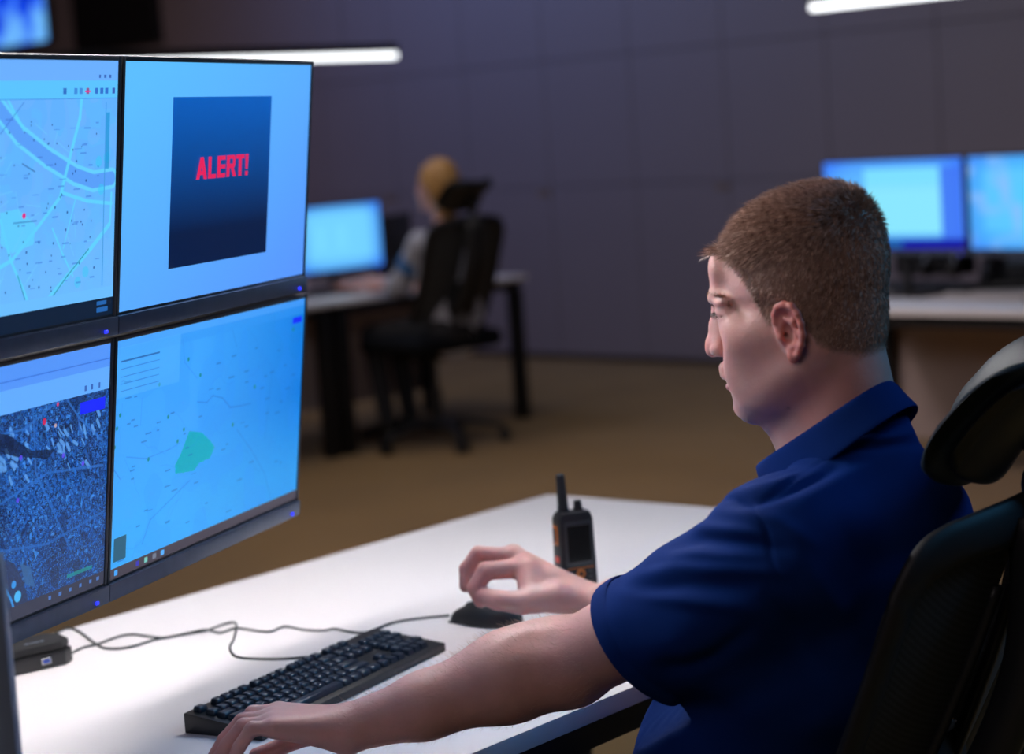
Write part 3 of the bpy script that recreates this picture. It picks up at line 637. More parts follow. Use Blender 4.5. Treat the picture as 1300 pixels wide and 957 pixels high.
# ------------------------------------------------------------------ things on the near desk
def onz(x, y, z):
    d = RC @ np.array([(x - CX) / F_PX, -(y - CY) / F_PX, -1.0]); return CAM + d * (z - CAM[2]) / d[2]
DZ = .73
def make_keyboard(full):
    r = empty('keyboard'); Lk, Wk = .440, .120
    prism('case', [(0, 0), (Wk, 0), (Wk, .012), (0, .026), ], -Lk / 2, Lk / 2, 'black', r, .0025, frame=(np.array([0, Wk / 2, 0.]), np.array([0, -1., 0]), np.array([0, 0, 1.]), np.array([1., 0, 0])))
    def zt(y): return .012 + (.026 - .012) * (y + Wk / 2) / Wk
    keys = []; rows_ = [(.0475, .0155), (.0275, .0175), (.010, .0172), (-.0075, .0172), (-.025, .0172), (-.0425, .0172)]
    for ri, (yy, kd) in enumerate(rows_):
        x = -Lk / 2 + .010
        if ri == 0: seq = [1, -.9] + [1] * 4 + [-.4] + [1] * 4 + [-.4] + [1] * 4
        elif ri == 1: seq = [1] * 13 + [2]
        elif ri == 2: seq = [1.5] + [1] * 12 + [1.5]
        elif ri == 3: seq = [1.8] + [1] * 11 + [2.2]
        elif ri == 4: seq = [2.3] + [1] * 10 + [2.7]
        else: seq = [1.3, 1.2, 1.2, 6.4, 1.2, 1.2, 1.2, 1.3]
        for s_ in seq:
            w_ = abs(s_) * .0187
            if s_ > 0: keys.append((x + w_ / 2, yy, w_ - .0022, kd - .0022))
            x += w_
        xr = Lk / 2 - .010
        if ri in (1, 2): nav = 3
        elif ri in (4,): nav = 1
        elif ri == 5: nav = 3
        else: nav = 3 if ri == 0 else 0
        x0 = -Lk / 2 + .010 + 15 * .0187 + .004
        for k in range(nav): keys.append((x0 + (k + (1 if nav == 1 else 0)) * .0187 + .0094, yy, .0165, kd - .0022))
        if ri > 0:
            for k in range(4):
                if ri in (3, 5) and k == 3: continue
                keys.append((x0 + 3 * .0187 + .006 + k * .0187 * .94 + .0094, yy, .0155, kd - .0022))
    def key_bm(bm, k):
        cx_, cy_, w_, d_ = k; zb = zt(cy_); M = []
        for (sx, sy, zz, sh) in ((-1, -1, 0, 1), (1, -1, 0, 1), (1, 1, 0, 1), (-1, 1, 0, 1), (-1, -1, .0075, .78), (1, -1, .0075, .78), (1, 1, .0082, .80), (-1, 1, .0082, .80)):
            M.append(bm.verts.new((cx_ + sx * w_ / 2 - sx * (1 - sh) * .0075, cy_ + sy * d_ / 2 - sy * (1 - sh) * .0075, zb + zz - .001)))
        for f in ((3, 2, 1, 0), (4, 5, 6, 7), (0, 1, 5, 4), (1, 2, 6, 5), (2, 3, 7, 6), (3, 0, 4, 7)): bm.faces.new([M[i] for i in f])
    if full:
        r_ = np.random.default_rng(2)
        for k in keys[:100]:
            bm = bmesh.new(); key_bm(bm, k); bmesh.ops.bevel(bm, geom=bm.edges[:], offset=.0008, segments=1, affect='EDGES'); ko = from_bm('key', bm, 'key', r, True, 50)
            if k[2] < .03:                                       # pale legend stroke on the cap
                bm = bmesh.new(); cx_, cy_ = k[0] - .002, k[1] + .002; z_ = zt(k[1]) + .0069
                bx(bm, (cx_, cy_, z_), (.0034, .0007, .0004)); bx(bm, (cx_ - .0014, cy_ + .0006, z_ + .0001), (.0008, .003, .0004)); from_bm('legend', bm, 'legend', ko)
        if keys[100:]:
            bm = bmesh.new(); [key_bm(bm, k) for k in keys[100:]]; o = from_bm('more_keys', bm, 'key', r); o['kind'] = 'stuff'
    else:
        bm = bmesh.new(); [key_bm(bm, k) for k in keys]; from_bm('keys', bm, 'key', r)
    return r
kb = make_keyboard(True); ku = np.array([.49, .872, 0]); kv = np.array([-.872, .49, 0])      # +x along the length away, +y away from the sitter
kr = onz(566, 808, .75); kr[2] = DZ
kc = kr - ku * .222 + kv * .060; local_frame(kb, ku, kv, kc); tag(kb, 'black keyboard on the near desk under the man\'s left forearm', 'keyboard')

# mouse
mo = empty('mouse'); fdir = np.array([-.80, .60, 0]); sdir = np.array([.60, .80, 0])
mc = onz(606, 790, DZ); mc = mc + np.array([.012, .0, 0]); local_frame(mo, fdir, np.array([-fdir[1], fdir[0], 0]), np.array([mc[0], mc[1], DZ]))
f = Field((-.07, -.045, -.01), (.07, .045, .05), .0014)
f.ell((0, 0, .002), (.060, .033, .024), k=.004); f.ell((-.016, 0, .010), (.042, .031, .029), k=.02); f.halfspace((0, 0, .002), (0, 0, -1)); f.cone((.0, 0, .034), (.06, 0, .010), .0014, .0014, k=.001, mode='s')
V, Q = f.mesh(); quad_mesh('mouse_shell', V, Q, 'black_soft', mo)
bm = bmesh.new(); cyl(bm, (.026, -.003, .0205), (.026, .003, .0205), .008, seg=24); from_bm('scroll_wheel', bm, 'black', mo, True, 40)
bm = bmesh.new(); bx(bm, (0, 0, .0015), (.10, .052, .003), .001); from_bm('glide_base', bm, 'bezel', mo, True)
tag(mo, 'black computer mouse under the man\'s right hand', 'mouse')

# two-way radio standing upright
rd = empty('two_way_radio'); rb = onz(734, 768, DZ); ph = R_(20); nx = np.array([math.sin(ph), -math.cos(ph), 0]); rx = np.array([math.cos(ph), math.sin(ph), 0])
local_frame(rd, rx, -nx, np.array([rb[0], rb[1], DZ]))      # local x right, local y away from viewer
w2 = .029
prism('body', [(-w2, 0), (w2, 0), (w2 * .98, .07), (w2 * .93, .135), (w2 * .80, .146), (-w2 * .75, .146), (-w2 * .95, .136), (-w2 * 1.0, .07)], -.017, .017, 'black', rd, .004)
bm = bmesh.new(); bx(bm, (.001, -.0175, .098), (.043, .002, .068), .001); fr = from_bm('front_panel', bm, 'bezel', rd, True, 40)
bm = bmesh.new(); bx(bm, (.001, -.0187, .098), (.037, .001, .056), .0004); from_bm('screen', bm, 'dglass', rd)
bm = bmesh.new(); cyl(bm, (-.0135, .002, .140), (-.0135, .002, .157), .0095, .0078); cyl(bm, (-.0135, .002, .157), (-.0150, .002, .201), .0078, .0068); cyl(bm, (-.015, .002, .201), (-.015, .002, .204), .0068, .0045); from_bm('antenna', bm, 'black_soft', rd, True, 40)
bm = bmesh.new(); cyl(bm, (.0095, 0, .142), (.0095, 0, .149), .0075); cyl(bm, (.0095, 0, .149), (.0095, 0, .161), .0062, .0056, 14); from_bm('volume_knob', bm, 'black', rd, True, 40)
bm = bmesh.new(); bx(bm, (-.0297, -.001, .112), (.002, .015, .030), .0008); pt = from_bm('side_button', bm, 'orange', rd, True, 40); pt['label'] = 'orange framed talk button'
bm = bmesh.new(); bx(bm, (-.0309, -.001, .112), (.001, .008, .022), .0004); from_bm('button_pad', bm, 'black', pt)
bm = bmesh.new(); bx(bm, (-.0297, -.003, .075), (.002, .012, .009), .0008); o = from_bm('alarm_button', bm, 'red', rd, True, 40); o['label'] = 'red alarm button'
bm = bmesh.new(); bx(bm, (-.0295, -.001, .050), (.0015, .012, .022), .0006); from_bm('lower_side_button', bm, 'bezel', rd, True)
bm = bmesh.new(); bx(bm, (.001, -.0175, .0605), (.043, .0012, .0012)); o = from_bm('trim_line', bm, 'orange', rd)
bm = bmesh.new(); cyl(bm, (.001, -.0165, .052), (.001, -.0192, .052), .0068, seg=24); nr_ = from_bm('navigation_ring', bm, 'orange', rd, True, 40)
bm = bmesh.new(); cyl(bm, (.001, -.0190, .052), (.001, -.0202, .052), .0032, seg=20); from_bm('centre_key', bm, 'black', nr_, True, 40)
for (x, z, w_) in [(-.014, .055, .009), (-.014, .046, .009), (.016, .055, .009), (.016, .046, .009)] + [(x, z, .010) for z in (.036, .028, .020, .012) for x in (-.0135, .001, .0155)]:
    bm = bmesh.new(); bx(bm, (x, -.0178, z), (w_, .0022, .0052), .0012); ko = from_bm('key', bm, 'black', rd, True, 40)
    bm = bmesh.new(); bx(bm, (x, -.0191, z), (w_ * .5, .0005, .0012)); from_bm('legend', bm, 'greykey', ko)
tag(rd, 'black two-way radio with orange button standing on the near desk', 'radio')

# small black hub with a port
hb = empty('desk_hub'); h0 = onz(50, 845, DZ); hx = np.array([.80, .60, 0]); hx = hx / np.linalg.norm(hx); local_frame(hb, hx, np.array([-hx[1], hx[0], 0]), np.array([h0[0], h0[1], DZ]))
out = [(-.075, -.012), (-.055, -.030), (.028, -.030), (.046, -.014), (.048, .022), (.034, .044), (-.03, .050), (-.075, .03)]
prism('lower_case', out, .001, .022, 'black', hb, .002, frame=(np.zeros(3), np.array([1., 0, 0]), np.array([0, 1., 0]), np.array([0, 0, 1.])))
prism('upper_case', [(a * .93, b * .93 + .001) for a, b in out], .0235, .036, 'black_soft', hb, .004, frame=(np.zeros(3), np.array([1., 0, 0]), np.array([0, 1., 0]), np.array([0, 0, 1.])))
bm = bmesh.new(); bx(bm, (-.002, -.0305, .0125), (.015, .003, .009), .001); pt = from_bm('port', bm, 'chrome', hb, True)
bm = bmesh.new(); bx(bm, (-.002, -.0322, .0125), (.011, .001, .0055)); from_bm('port_tongue', bm, mat('port_blue', (.02, .06, .35), .4), pt)
bm = bmesh.new()
for i, (w_, x) in enumerate(((.006, -.018), (.004, -.0105), (.007, -.003), (.005, .0055))): bx(bm, (x, -.004, .0362), (w_, .0045, .0006))
from_bm('worn_marking', bm, 'greymetal', hb)
tag(hb, 'small black hub with a port at the lower left, on the desk behind the screens', 'hub')

def cable(pts, label, m='black'):
    P3 = [onz(x, y, DZ) + np.array([0, 0, .0022 + (q[0] if q else 0)]) for x, y, *q in pts]; o = sweep('cable', P3, .0017, m, None, 8, 8); return tag(o, label, 'cable')
MT['cable'] = add_noise(mat('dark_cable', (.012, .02, .022), .45), 40, .1)
cable([(70, 806), (86, 799), (100, 803), (125, 821), (140, 825), (165, 823), (200, 813), (240, 806), (262, 802), (288, 793), (300, 797, .004), (297, 812), (292, 824), (300, 835), (325, 838), (360, 838), (395, 835), (420, 830)], 'dark cable looping across the near desk from the hub to the keyboard', 'cable')
cable([(84, 834), (105, 824), (125, 819), (150, 810), (168, 807), (185, 809), (210, 811), (240, 805, .0), (262, 804, .0035), (280, 805), (300, 799, .0), (330, 803), (345, 803), (362, 797), (385, 801), (410, 802), (425, 800), (445, 804), (462, 805), (478, 800), (500, 792), (530, 787), (571, 783)], 'dark cable running across the near desk from the hub to the mouse', 'cable')

# ------------------------------------------------------------------ things on the right desk and the woman's desk
k2 = make_keyboard(False); local_frame(k2, wv, np.array([-wv[1], wv[0], 0]), np.array([*onz(1163, 371, DZ)[:2], DZ]) + np.array([-wv[1], wv[0], 0]) * .08); tag(k2, 'black keyboard on the right desk below the lit pair of monitors', 'keyboard')
def make_phone():
    r = empty('desk_phone')
    prism('base', [(0, 0), (.20, 0), (.20, .03), (.02, .115), (0, .10)], -.095, .095, 'black', r, .006, frame=(np.array([0, .09, 0.]), np.array([0, -1., 0]), np.array([0, 0, 1.]), np.array([1., 0, 0])))
    T = Matrix.Rotation(-.44, 3, 'X').inverted()
    bm = bmesh.new(); bx(bm, (.045, .035, .098), (.085, .055, .006), .002, Matrix.Rotation(.44, 3, 'X')); from_bm('screen', bm, 'greymetal', r, True)
    for i in range(4):
        for j in range(3):
            bm = bmesh.new(); y = -.01 - i * .02; bx(bm, (.020 + j * .022, y, .0715 + y * .47 + .008), (.015, .013, .008), .002, Matrix.Rotation(.44, 3, 'X')); from_bm('key', bm, 'greykey', r, True)
    sweep('handset', [(-.055, .085, .13), (-.055, .06, .145), (-.055, 0, .115), (-.055, -.06, .085), (-.055, -.095, .05)], [.026, .022, .016, .022, .026], 'black', r, 12, 6, flat=.8, updir=(1, 0, 0))
    sweep('handset_cord', [(-.055, -.09, .05), (-.09, -.12, .02), (-.12, -.05, .01), (-.12, .04, .01), (-.08, .09, .03)], .004, 'black', r, 6, 6)
    return r
phn = make_phone(); a_ = np.array([.94, -.34, 0]); local_frame(phn, a_, np.array([.34, .94, 0]), np.array([*onz(1278, 366, DZ)[:2], DZ])); phn.location = Vector(phn.location) + Vector((.015, .06, 0)); tag(phn, 'black desk phone on the right desk at the right edge', 'phone')
hs = empty('headset'); hp = onz(1190, 352, DZ); local_frame(hs, wv, np.array([-wv[1], wv[0], 0]), np.array([hp[0], hp[1], DZ])); hs.location = Vector(hs.location) + Vector((.0, -.06, 0))
sweep('headband', [(-.075, 0, .03), (-.078, 0, .07), (-.05, 0, .125), (0, 0, .145), (.05, 0, .125), (.078, 0, .07), (.075, 0, .03)], .008, 'greymetal', hs, 10, 6, flat=.5, updir=(0, 1, 0))
for s_ in (-1, 1):
    bm = bmesh.new(); cyl(bm, (s_ * .062, 0, .036), (s_ * .088, 0, .036), .034, .030, 20); from_bm('ear_cup', bm, 'black_soft', hs, True, 40)
tag(hs, 'grey headset on the right desk under the left one of the lit pair of monitors', 'headset')
bd_ = onz(1188, 352, DZ); ub = empty('docking_box'); local_frame(ub, wv, np.array([-wv[1], wv[0], 0]), np.array([bd_[0], bd_[1], DZ])); ub.location = Vector(ub.location) + Vector((.03, .14, 0))
bm = bmesh.new(); bx(bm, (0, 0, .045), (.34, .12, .086), .008); from_bm('case', bm, 'fabric_black', ub, True, 40)
bm = bmesh.new(); [bx(bm, (x_, -.061, .05), (.006, .003, .05)) for x_ in np.linspace(-.14, .14, 15)]; from_bm('front_grille', bm, 'bezel', ub)
tag(ub, 'dark box with a slotted front behind the headset on the right desk', 'box')
k3_ = make_keyboard(False); kp = onz(432, 372, DZ); local_frame(k3_, UW, -VW, np.array([kp[0], kp[1], DZ])); tag(k3_, 'dark keyboard on the far desk in front of the woman\'s glowing monitor', 'keyboard')

# ------------------------------------------------------------------ office chairs
def make_chair(wing=1.0):
    """origin on the floor under the seat; local x forward, y to the sitter's left"""
    r = empty('office_chair')
    bm = bmesh.new(); cyl(bm, (0, 0, .07), (0, 0, .13), .042, .034, 20); from_bm('base_hub', bm, 'black', r, True, 40)
    for k in range(5):
        a = 2 * PI * k / 5 + .35; d = np.array([math.cos(a), math.sin(a), 0])
        lg = sweep('base_arm', [d * .03 + [0, 0, .105], d * .16 + [0, 0, .10], d * .29 + [0, 0, .075]], [.030, .024, .017], 'black', r, 10, 5, flat=.7)
        bm = bmesh.new(); s_ = np.array([-d[1], d[0], 0]); c = d * .30
        for t_ in (-1, 1): cyl(bm, c + s_ * t_ * .009 + [0, 0, .03], c + s_ * t_ * .024 + [0, 0, .03], .029, .027, 18)
        cyl(bm, c + [0, 0, .03], c + [0, 0, .078], .009); from_bm('castor', bm, 'black', lg, True, 40)
    bm = bmesh.new(); cyl(bm, (0, 0, .12), (0, 0, .26), .028, seg=18); cyl(bm, (0, 0, .26), (0, 0, .41), .016, seg=18); from_bm('gas_column', bm, 'black', r, True, 40)
    bm = bmesh.new(); bx(bm, (-.02, 0, .42), (.26, .16, .05), .015); from_bm('tilt_mechanism', bm, 'black', r, True, 40)
    f = Field((-.3, -.29, .40), (.32, .29, .54), .008)
    sl, g = f.sub((-.3, -.29, .4), (.32, .29, .54), 0)
    qx = np.abs(g[0] - .01) - .20; qy = np.abs(g[1]) - .20; qz = np.abs(g[2] - .477 + .35 * np.maximum(g[0] - .12, 0) ** 1.6) - .006
    d = np.sqrt(np.maximum(qx, 0) ** 2 + np.maximum(qy, 0) ** 2 + (np.maximum(qz, 0) * 1.3) ** 2) - .045; f.F[sl] = d
    V, Q = f.mesh(); quad_mesh('seat', V, Q, 'fabric_black', r)
    # backrest: two wings of mesh cloth in a plastic frame, a separate spine between them
    HW = .212
    def S(y, s, off=0.0):
        z = .575 + .425 * s + .018 * (1 - (y / HW) ** 2) * s
        x = -.175 - .19 * s - .012 * math.sin(PI * s) + .045 * wing * (abs(y) / HW) ** 1.8
        return np.array([x - off, y, z])
    def wing_mesh(sg):
        V = []; Fq = []; n, m_ = 14, 20
        for i in range(m_ + 1):
            s = i / m_; inner = .018 + .035 * (1 - s) ** .8 if s < .8 else .018 * (1 - (s - .8) / .2)
            outer = HW - .006 - .05 * max(0, (s - .84) / .16) ** 2.2; s *= .985 
            for j in range(n + 1): V.append(S(sg * (inner + (outer - inner) * j / n), s))
        nv = len(V); V += [v + np.array([-.010, 0, 0]) for v in V]
        for i in range(m_):
            for j in range(n):
                a = i * (n + 1) + j; Fq.append((a, a + 1, a + n + 2, a + n + 1)); Fq.append((nv + a, nv + a + n + 1, nv + a + n + 2, nv + a + 1))
        bd = [(i * (n + 1), (i + 1) * (n + 1)) for i in range(m_)] + [(i * (n + 1) + n, (i + 1) * (n + 1) + n) for i in range(m_)] + [(j, j + 1) for j in range(n)] + [(m_ * (n + 1) + j, m_ * (n + 1) + j + 1) for j in range(n)]
        for a, b in bd: Fq.append((a, b, nv + b, nv + a))
        bm = bmesh.new(); bv = [bm.verts.new(v) for v in V]; [bm.faces.new([bv[i] for i in q]) for q in Fq]
        return from_bm('back_panel', bm, 'mesh_cloth', r, True, 50)
    for sg in (-1, 1):
        w_ = wing_mesh(sg)
        pts = [S(sg * (HW - .02), .0, .006), S(sg * (HW - .02), .4, .006), S(sg * (HW - .02), .80, .006), S(sg * (HW - .023), .88, .006), S(sg * (HW - .038), .94, .006), S(sg * (HW - .068), .965, .006), S(sg * .11, .968, .008), S(sg * .05, .965, .01), S(0, .965, .012)]
        sweep('back_frame', pts, [.024, .025, .026, .026, .026, .024, .026, .028], 'black_soft', w_, 12, 6, flat=.42, updir=(1, 0, 0))
        pts = [S(sg * .053, .03, .012), S(sg * .045, .3, .012), S(sg * .034, .6, .012), S(sg * .026, .8, .012)]
        sweep('inner_rib', pts, .008, 'black', w_, 8, 5, updir=(1, 0, 0))
        sweep('spine_bar', [np.array([-.17, sg * .025, .46]), S(sg * .030, 0, .05), S(sg * .028, .3, .075), S(sg * .028, .6, .075), S(sg * .026, .88, .045), S(sg * .02, .97, .02)], [.024, .022, .02, .02, .022, .02], 'black', r, 10, 6, flat=1.3, updir=(1, 0, 0))
    box_obj('lumbar_pad', S(0, .22, .02), (.025, .15, .14), 'black_soft', r, .01)
    # headrest
    top = S(0, 1.0, .02)
    hc = top + np.array([.030, 0, .112])
    sweep('headrest_post', [top + [-.02, 0, -.03], top + [.0, 0, .02], hc + [-.045, 0, -.060], hc + [-.020, 0, -.015]], [.020, .015, .013, .013], 'black', r, 10, 6, flat=1.2, updir=(1, 0, 0))
    box_obj('headrest_bracket', hc + np.array([-.036, 0, -.038]), (.040, .055, .036), 'black', r, .006, Matrix.Rotation(-.6, 3, 'Y'))
    def pad(name, off, th, hw, m_, hh=.087):
        n1, n2 = 26, 22; V = []; Fq = []
        for i in range(n1 + 1):
            v_ = -1 + 2 * i / n1
            for j in range(n2):
                a = 2 * PI * j / n2
                # section in (u: along height, w: thickness), superellipse; swept along the curved width
                ex = .62; cu = abs(math.cos(a)) ** ex * (1 if math.cos(a) > 0 else -1); cw_ = abs(math.sin(a)) ** ex * (1 if math.sin(a) > 0 else -1)
                sc = (1 - abs(v_) ** 6) ** .5 if abs(v_) < 1 else .0; sc = max(sc, .02)
                y = v_ * hw; bend = .055 * abs(v_) ** 2.2
                u_ = cu * hh * (.55 + .45 * sc); w_ = cw_ * th * sc
                curve = -3.0 * (u_ + .015) ** 2 - off + bend + w_
                lean = .68
                x = curve * math.cos(lean) - u_ * math.sin(lean); z = u_ * math.cos(lean) + curve * math.sin(lean) * .6
                ro = .33; x += .002; z += -.012; V.append(hc + np.array([x * math.cos(ro) - y * math.sin(ro), x * math.sin(ro) + y * math.cos(ro), z]))
        for i in range(n1):
            for j in range(n2):
                a = i * n2 + j; b = i * n2 + (j + 1) % n2; Fq.append((a, b, b + n2, a + n2))
        Fq.append(tuple(range(n2))); Fq.append(tuple(n1 * n2 + j for j in range(n2))[::-1])
        return from_pydata(name, V, Fq, m_, r)
    pad('headrest_cushion', 0, .019, .150, 'leather'); pad('headrest_shell', .030, .017, .142, 'black', .074)
    return r
m = mat('mesh_cloth', (.016, .018, .022), .7); N, L, b = nodes(m)
tc = N.new('ShaderNodeTexCoord'); vo = N.new('ShaderNodeTexVoronoi'); vo.inputs['Scale'].default_value = 330; vo.inputs['Randomness'].default_value = .15
L.new(tc.outputs['Object'], vo.inputs['Vector']); r = N.new('ShaderNodeValToRGB'); r.color_ramp.elements[0].position = .25; r.color_ramp.elements[0].color = (.003, .003, .004, 1); r.color_ramp.elements[1].position = .5; r.color_ramp.elements[1].color = (.04, .045, .052, 1)
L.new(vo.outputs['Distance'], r.inputs['Fac']); L.new(r.outputs['Color'], b.inputs['Base Color']); MT['mesh_cloth'] = m
ch = make_chair(); FA = math.atan2(.60, -.80)
cl = np.array([-.60, -.80, 0]); cf = np.array([-.80, .60, 0])
c1 = P(1143, 690, 2.08)                                                     # near top corner of the backrest
HWc = .212; chair_pos = c1 - cl * (HWc - .01) - cf * (-.175 - .19 + .045); chair_pos[2] = 0
ch.location = chair_pos; ch.rotation_euler = (0, 0, FA); print('chair', chair_pos, 'c1 z', c1[2])
tag(ch, 'black office chair with headrest behind the man\'s back', 'chair', 'black office chairs')
ch2 = copy_tree(ch); ch2.location = (-.375, 9.60, 0); ch2.rotation_euler = (0, 0, math.atan2(.80, -.60)); ch2.scale = (1.04, 1.04, 1.06)
tag(ch2, 'black office chair with headrest that the blonde woman sits in, far away', 'chair', 'black office chairs')

# ------------------------------------------------------------------ the man
HS = .938                                                                   # traced millimetres -> head size
psi, tlt = R_(20), R_(12)
HO = P(1018, 385, 2.27)
F0 = np.array([-math.cos(psi), math.sin(psi), 0]); HL = np.array([-math.sin(psi), -math.cos(psi), 0]); Z0 = np.array([0, 0, 1.])
HX = F0 * math.cos(tlt) - Z0 * math.sin(tlt); HZ = F0 * math.sin(tlt) + Z0 * math.cos(tlt)
HM = np.stack([HX, HL, HZ], 1)                                              # head-local -> world
def hw(p): return HO + HM @ (np.array(p, float) * HS)                       # head-local metres (unscaled) -> world
def hl(p): return (HM.T @ (np.array(p, float) - HO)) / HS
NB = P(1072, 535, 2.27)                                                     # centre of the neck base
SL = P(992, 702, 2.13); EL = P(722, 842, 2.36); WL = P(440, 925, 2.36)
TF = np.array([-.80, .60, 0]); TL = np.array([-.60, -.80, 0])
SR = NB - TL * .175 + TF * .06 + Z0 * -.135
WRp = P(752, 767, 2.87); ER = np.array([.30, 2.66, .852])
# z: front, back, half width (mm, skin surface without nose and hair)
HT = np.array([(134, -22, -40, 4), (131, 0, -58, 20), (125, 22, -76, 36), (115, 42, -92, 50), (100, 57, -103, 62), (80, 71, -111, 70), (60, 82, -114.5, 74.5), (41, 91, -114.5, 76.5), (27, 98, -113, 76.5), (14, 95, -109, 75.5),
               (0, 94, -103, 73.5), (-20, 96, -94, 71), (-40, 100, -82, 67), (-57, 104, -66, 63), (-72, 103, -40, 60), (-87, 102, -10, 55), (-100, 103, 8, 48), (-112, 99, 28, 38), (-120, 90, 44, 27), (-126, 74, 60, 10)], float)
def head_loft(g):
    x, y, z = [q * 1000 for q in g]; zz = HT[::-1, 0]
    xf = np.interp(z, zz, HT[::-1, 1]); xb = np.interp(z, zz, HT[::-1, 2]); w_ = np.interp(z, zz, HT[::-1, 3])
    c = (xf + xb) / 2; a = (xf - xb) / 2 + 1e-3; t = (x - c) / a
    e = np.interp(z, [-126, -80, -40, 0, 40, 134], [.30, .40, .52, .46, .24, .1]); tf = np.clip(t, 0, 1.2)
    we = w_ * (1 - e * tf ** 1.5) * (1 - .10 * np.clip(-t, 0, 1) ** 2); n = 2.25
    r = (np.abs(t) ** n + np.abs(y / we) ** n) ** (1 / n)
    d = (r - 1) * np.minimum(a, we) * .82
    d = np.maximum(d, (z - 133) * .9); d = np.maximum(d, (-125 - z) * .9)
    return (d / 1000).astype(np.float32)
hd = Field((-.150, -.102, -.200), (.140, .102, .150), .0021)
sl, g = hd.sub((-.15, -.102, -.2), (.14, .102, .15), 0); hd.F[sl] = head_loft(g)
mm = lambda *a: tuple(v / 1000 for v in a)
def both(fn):
    for s_ in (-1, 1): fn(s_)
# neck and throat (shared with the body through the same points)
n0 = hl(NB); 
hd.cone(mm(-22, 0, -45), n0 + [0, 0, -.03], .060, .066, k=.035)
hd.cone(mm(14, 0, -105), n0 + [.022, 0, -.03], .048, .055, k=.03)
hd.cone(mm(58, 0, -118), mm(38, 0, -165), .018, .03, k=.03)
both(lambda s_: hd.cone(mm(-18, s_ * 58, -52), n0 + [.045, s_ * .022, 0], .012, .012, k=.02))
# jaw, chin, cheeks, brow
both(lambda s_: hd.cone(mm(14, s_ * 55, -72), mm(84, s_ * 24, -108), .012, .014, k=.022))
hd.ell(mm(97, 0, -103), mm(14, 19, 13), k=.012)
both(lambda s_: hd.ell(mm(56, s_ * 53, -20), mm(26, 12, 14), k=.03))
both(lambda s_: hd.ell(mm(60, s_ * 44, -62), mm(36, 14, 34), k=.04))
both(lambda s_: hd.chain([mm(97, s_ * 12, 33), mm(90, s_ * 28, 31), mm(79, s_ * 42, 25)], (.0072, .0066, .006), k=.014))
hd.ell(mm(83, 0, 62), mm(12, 34, 22), k=.02)
# eye sockets, lids
both(lambda s_: hd.ell(mm(104, s_ * 32, 17), mm(14, 17, 8), k=.010, mode='s'))
both(lambda s_: hd.ell(mm(80.5, s_ * 32, 16), mm(15.0, 17, 11.5), k=.003))
both(lambda s_: hd.ell(mm(76, s_ * 37, -3), mm(15.5, 17, 13), k=.02))
both(lambda s_: hd.ell(mm(82, s_ * 33, 26.5), mm(10.5, 18, 4.0), k=.006))
# lid slit: narrow, eye looks down
both(lambda s_: hd.chain([mm(94.5, s_ * 21, 16), mm(96.5, s_ * 29, 14.5), mm(92, s_ * 40, 12), mm(84, s_ * 48, 9.5)], mm(2.0, 2.6, 2.4, 1.8), k=.0012, mode='s'))
# nose
hd.chain([mm(100, 0, 18), mm(108, 0, 0), mm(117, 0, -20), mm(120, 0, -28)], mm(6.5, 6.5, 7.5, 8.4), k=.008)
both(lambda s_: hd.cone(mm(98, s_ * 5, 12), mm(106, s_ * 11, -26), .006, .0085, k=.010))
both(lambda s_: hd.ell(mm(109, s_ * 13.5, -29), mm(9.5, 5.8, 6.8), k=.005))
both(lambda s_: hd.ell(mm(113, s_ * 6, -37), mm(5, 3, 3), k=.002, mode='s'))
both(lambda s_: hd.cone(mm(99, s_ * 21, -24), mm(102, s_ * 21, -37), .0018, .0018, k=.006, mode='s'))
# lips
hd.ell(mm(110.5, 0, -52.5), mm(6.5, 11, 6.5), k=.008)
both(lambda s_: hd.cone(mm(112.5, s_ * 4, -60.5), mm(101, s_ * 22, -68), .0052, .0028, k=.005))
hd.cone(mm(106.5, -9, -76), mm(106.5, 9, -76), .0062, .0062, k=.005)
both(lambda s_: hd.cone(mm(106.5, s_ * 8, -76), mm(100, s_ * 21, -70), .0058, .003, k=.005))
both(lambda s_: hd.cone(mm(115, s_ * 2, -68.5), mm(103, s_ * 25, -69.5), .0013, .0013, k=.003, mode='s'))
hd.cone(mm(110, -12, -87), mm(110, 12, -87), .004, .004, k=.010, mode='s')
# ears: plate, bowl, rim, lobe; flared towards the back
def ear(s_):
    def e(x, z, o=0.0): return mm(x, s_ * (74 + o + max(0, (16 - x)) * .42 + max(0, -(z + 40)) * .05 - max(0, -z - 45) * .1), z)
    hd.cone(e(2, -8, 0), e(5, -40, -1), .014, .010, k=.010, flat=((.35, s_ * .93, 0), 2.6))
    pts = [(17, -19), (19, -10), (17, -1), (11, 6), (2, 8), (-7, 4), (-12, -6), (-13.5, -18), (-12, -31), (-7, -42), (0, -51)]
    hd.chain([e(x, z, 3.0 + (2.0 if i > 2 else -2 + i)) for i, (x, z) in enumerate(pts)], mm(2.6, 3.0, 3.5, 3.8, 4.0, 4.0, 3.9, 3.7, 3.6, 3.6, 4.2), k=.004)
    hd.ell(e(7.5, -53, 3), mm(7.5, 4.2, 8.5), k=.005)
    hd.ell(e(6, -26, 5.5), mm(8.5, 9, 13), k=.003, mode='s')
    hd.ell(e(6, -7, 6.5), mm(8, 5.5, 8), k=.004, mode='s')
    hd.chain([e(5, -8, 3.2), e(-3.5, -14, 3.8), e(-5.5, -28, 3.6), e(-1, -40, 3.4), e(8, -43, 3)], mm(2.0, 2.6, 2.8, 2.9, 3.2), k=.004)
    hd.chain([e(18, -20, 2), e(16.5, -28, 3.6), e(15, -35, 2.6)], mm(3.2, 3.8, 3.2), k=.004)
    hd.ell(e(12, -28, -3), mm(3.4, 6, 4.2), k=.002, mode='s')
both(ear)
Vh, Qh = hd.mesh(); Vh = relax(Vh, Qh, 1, .35)
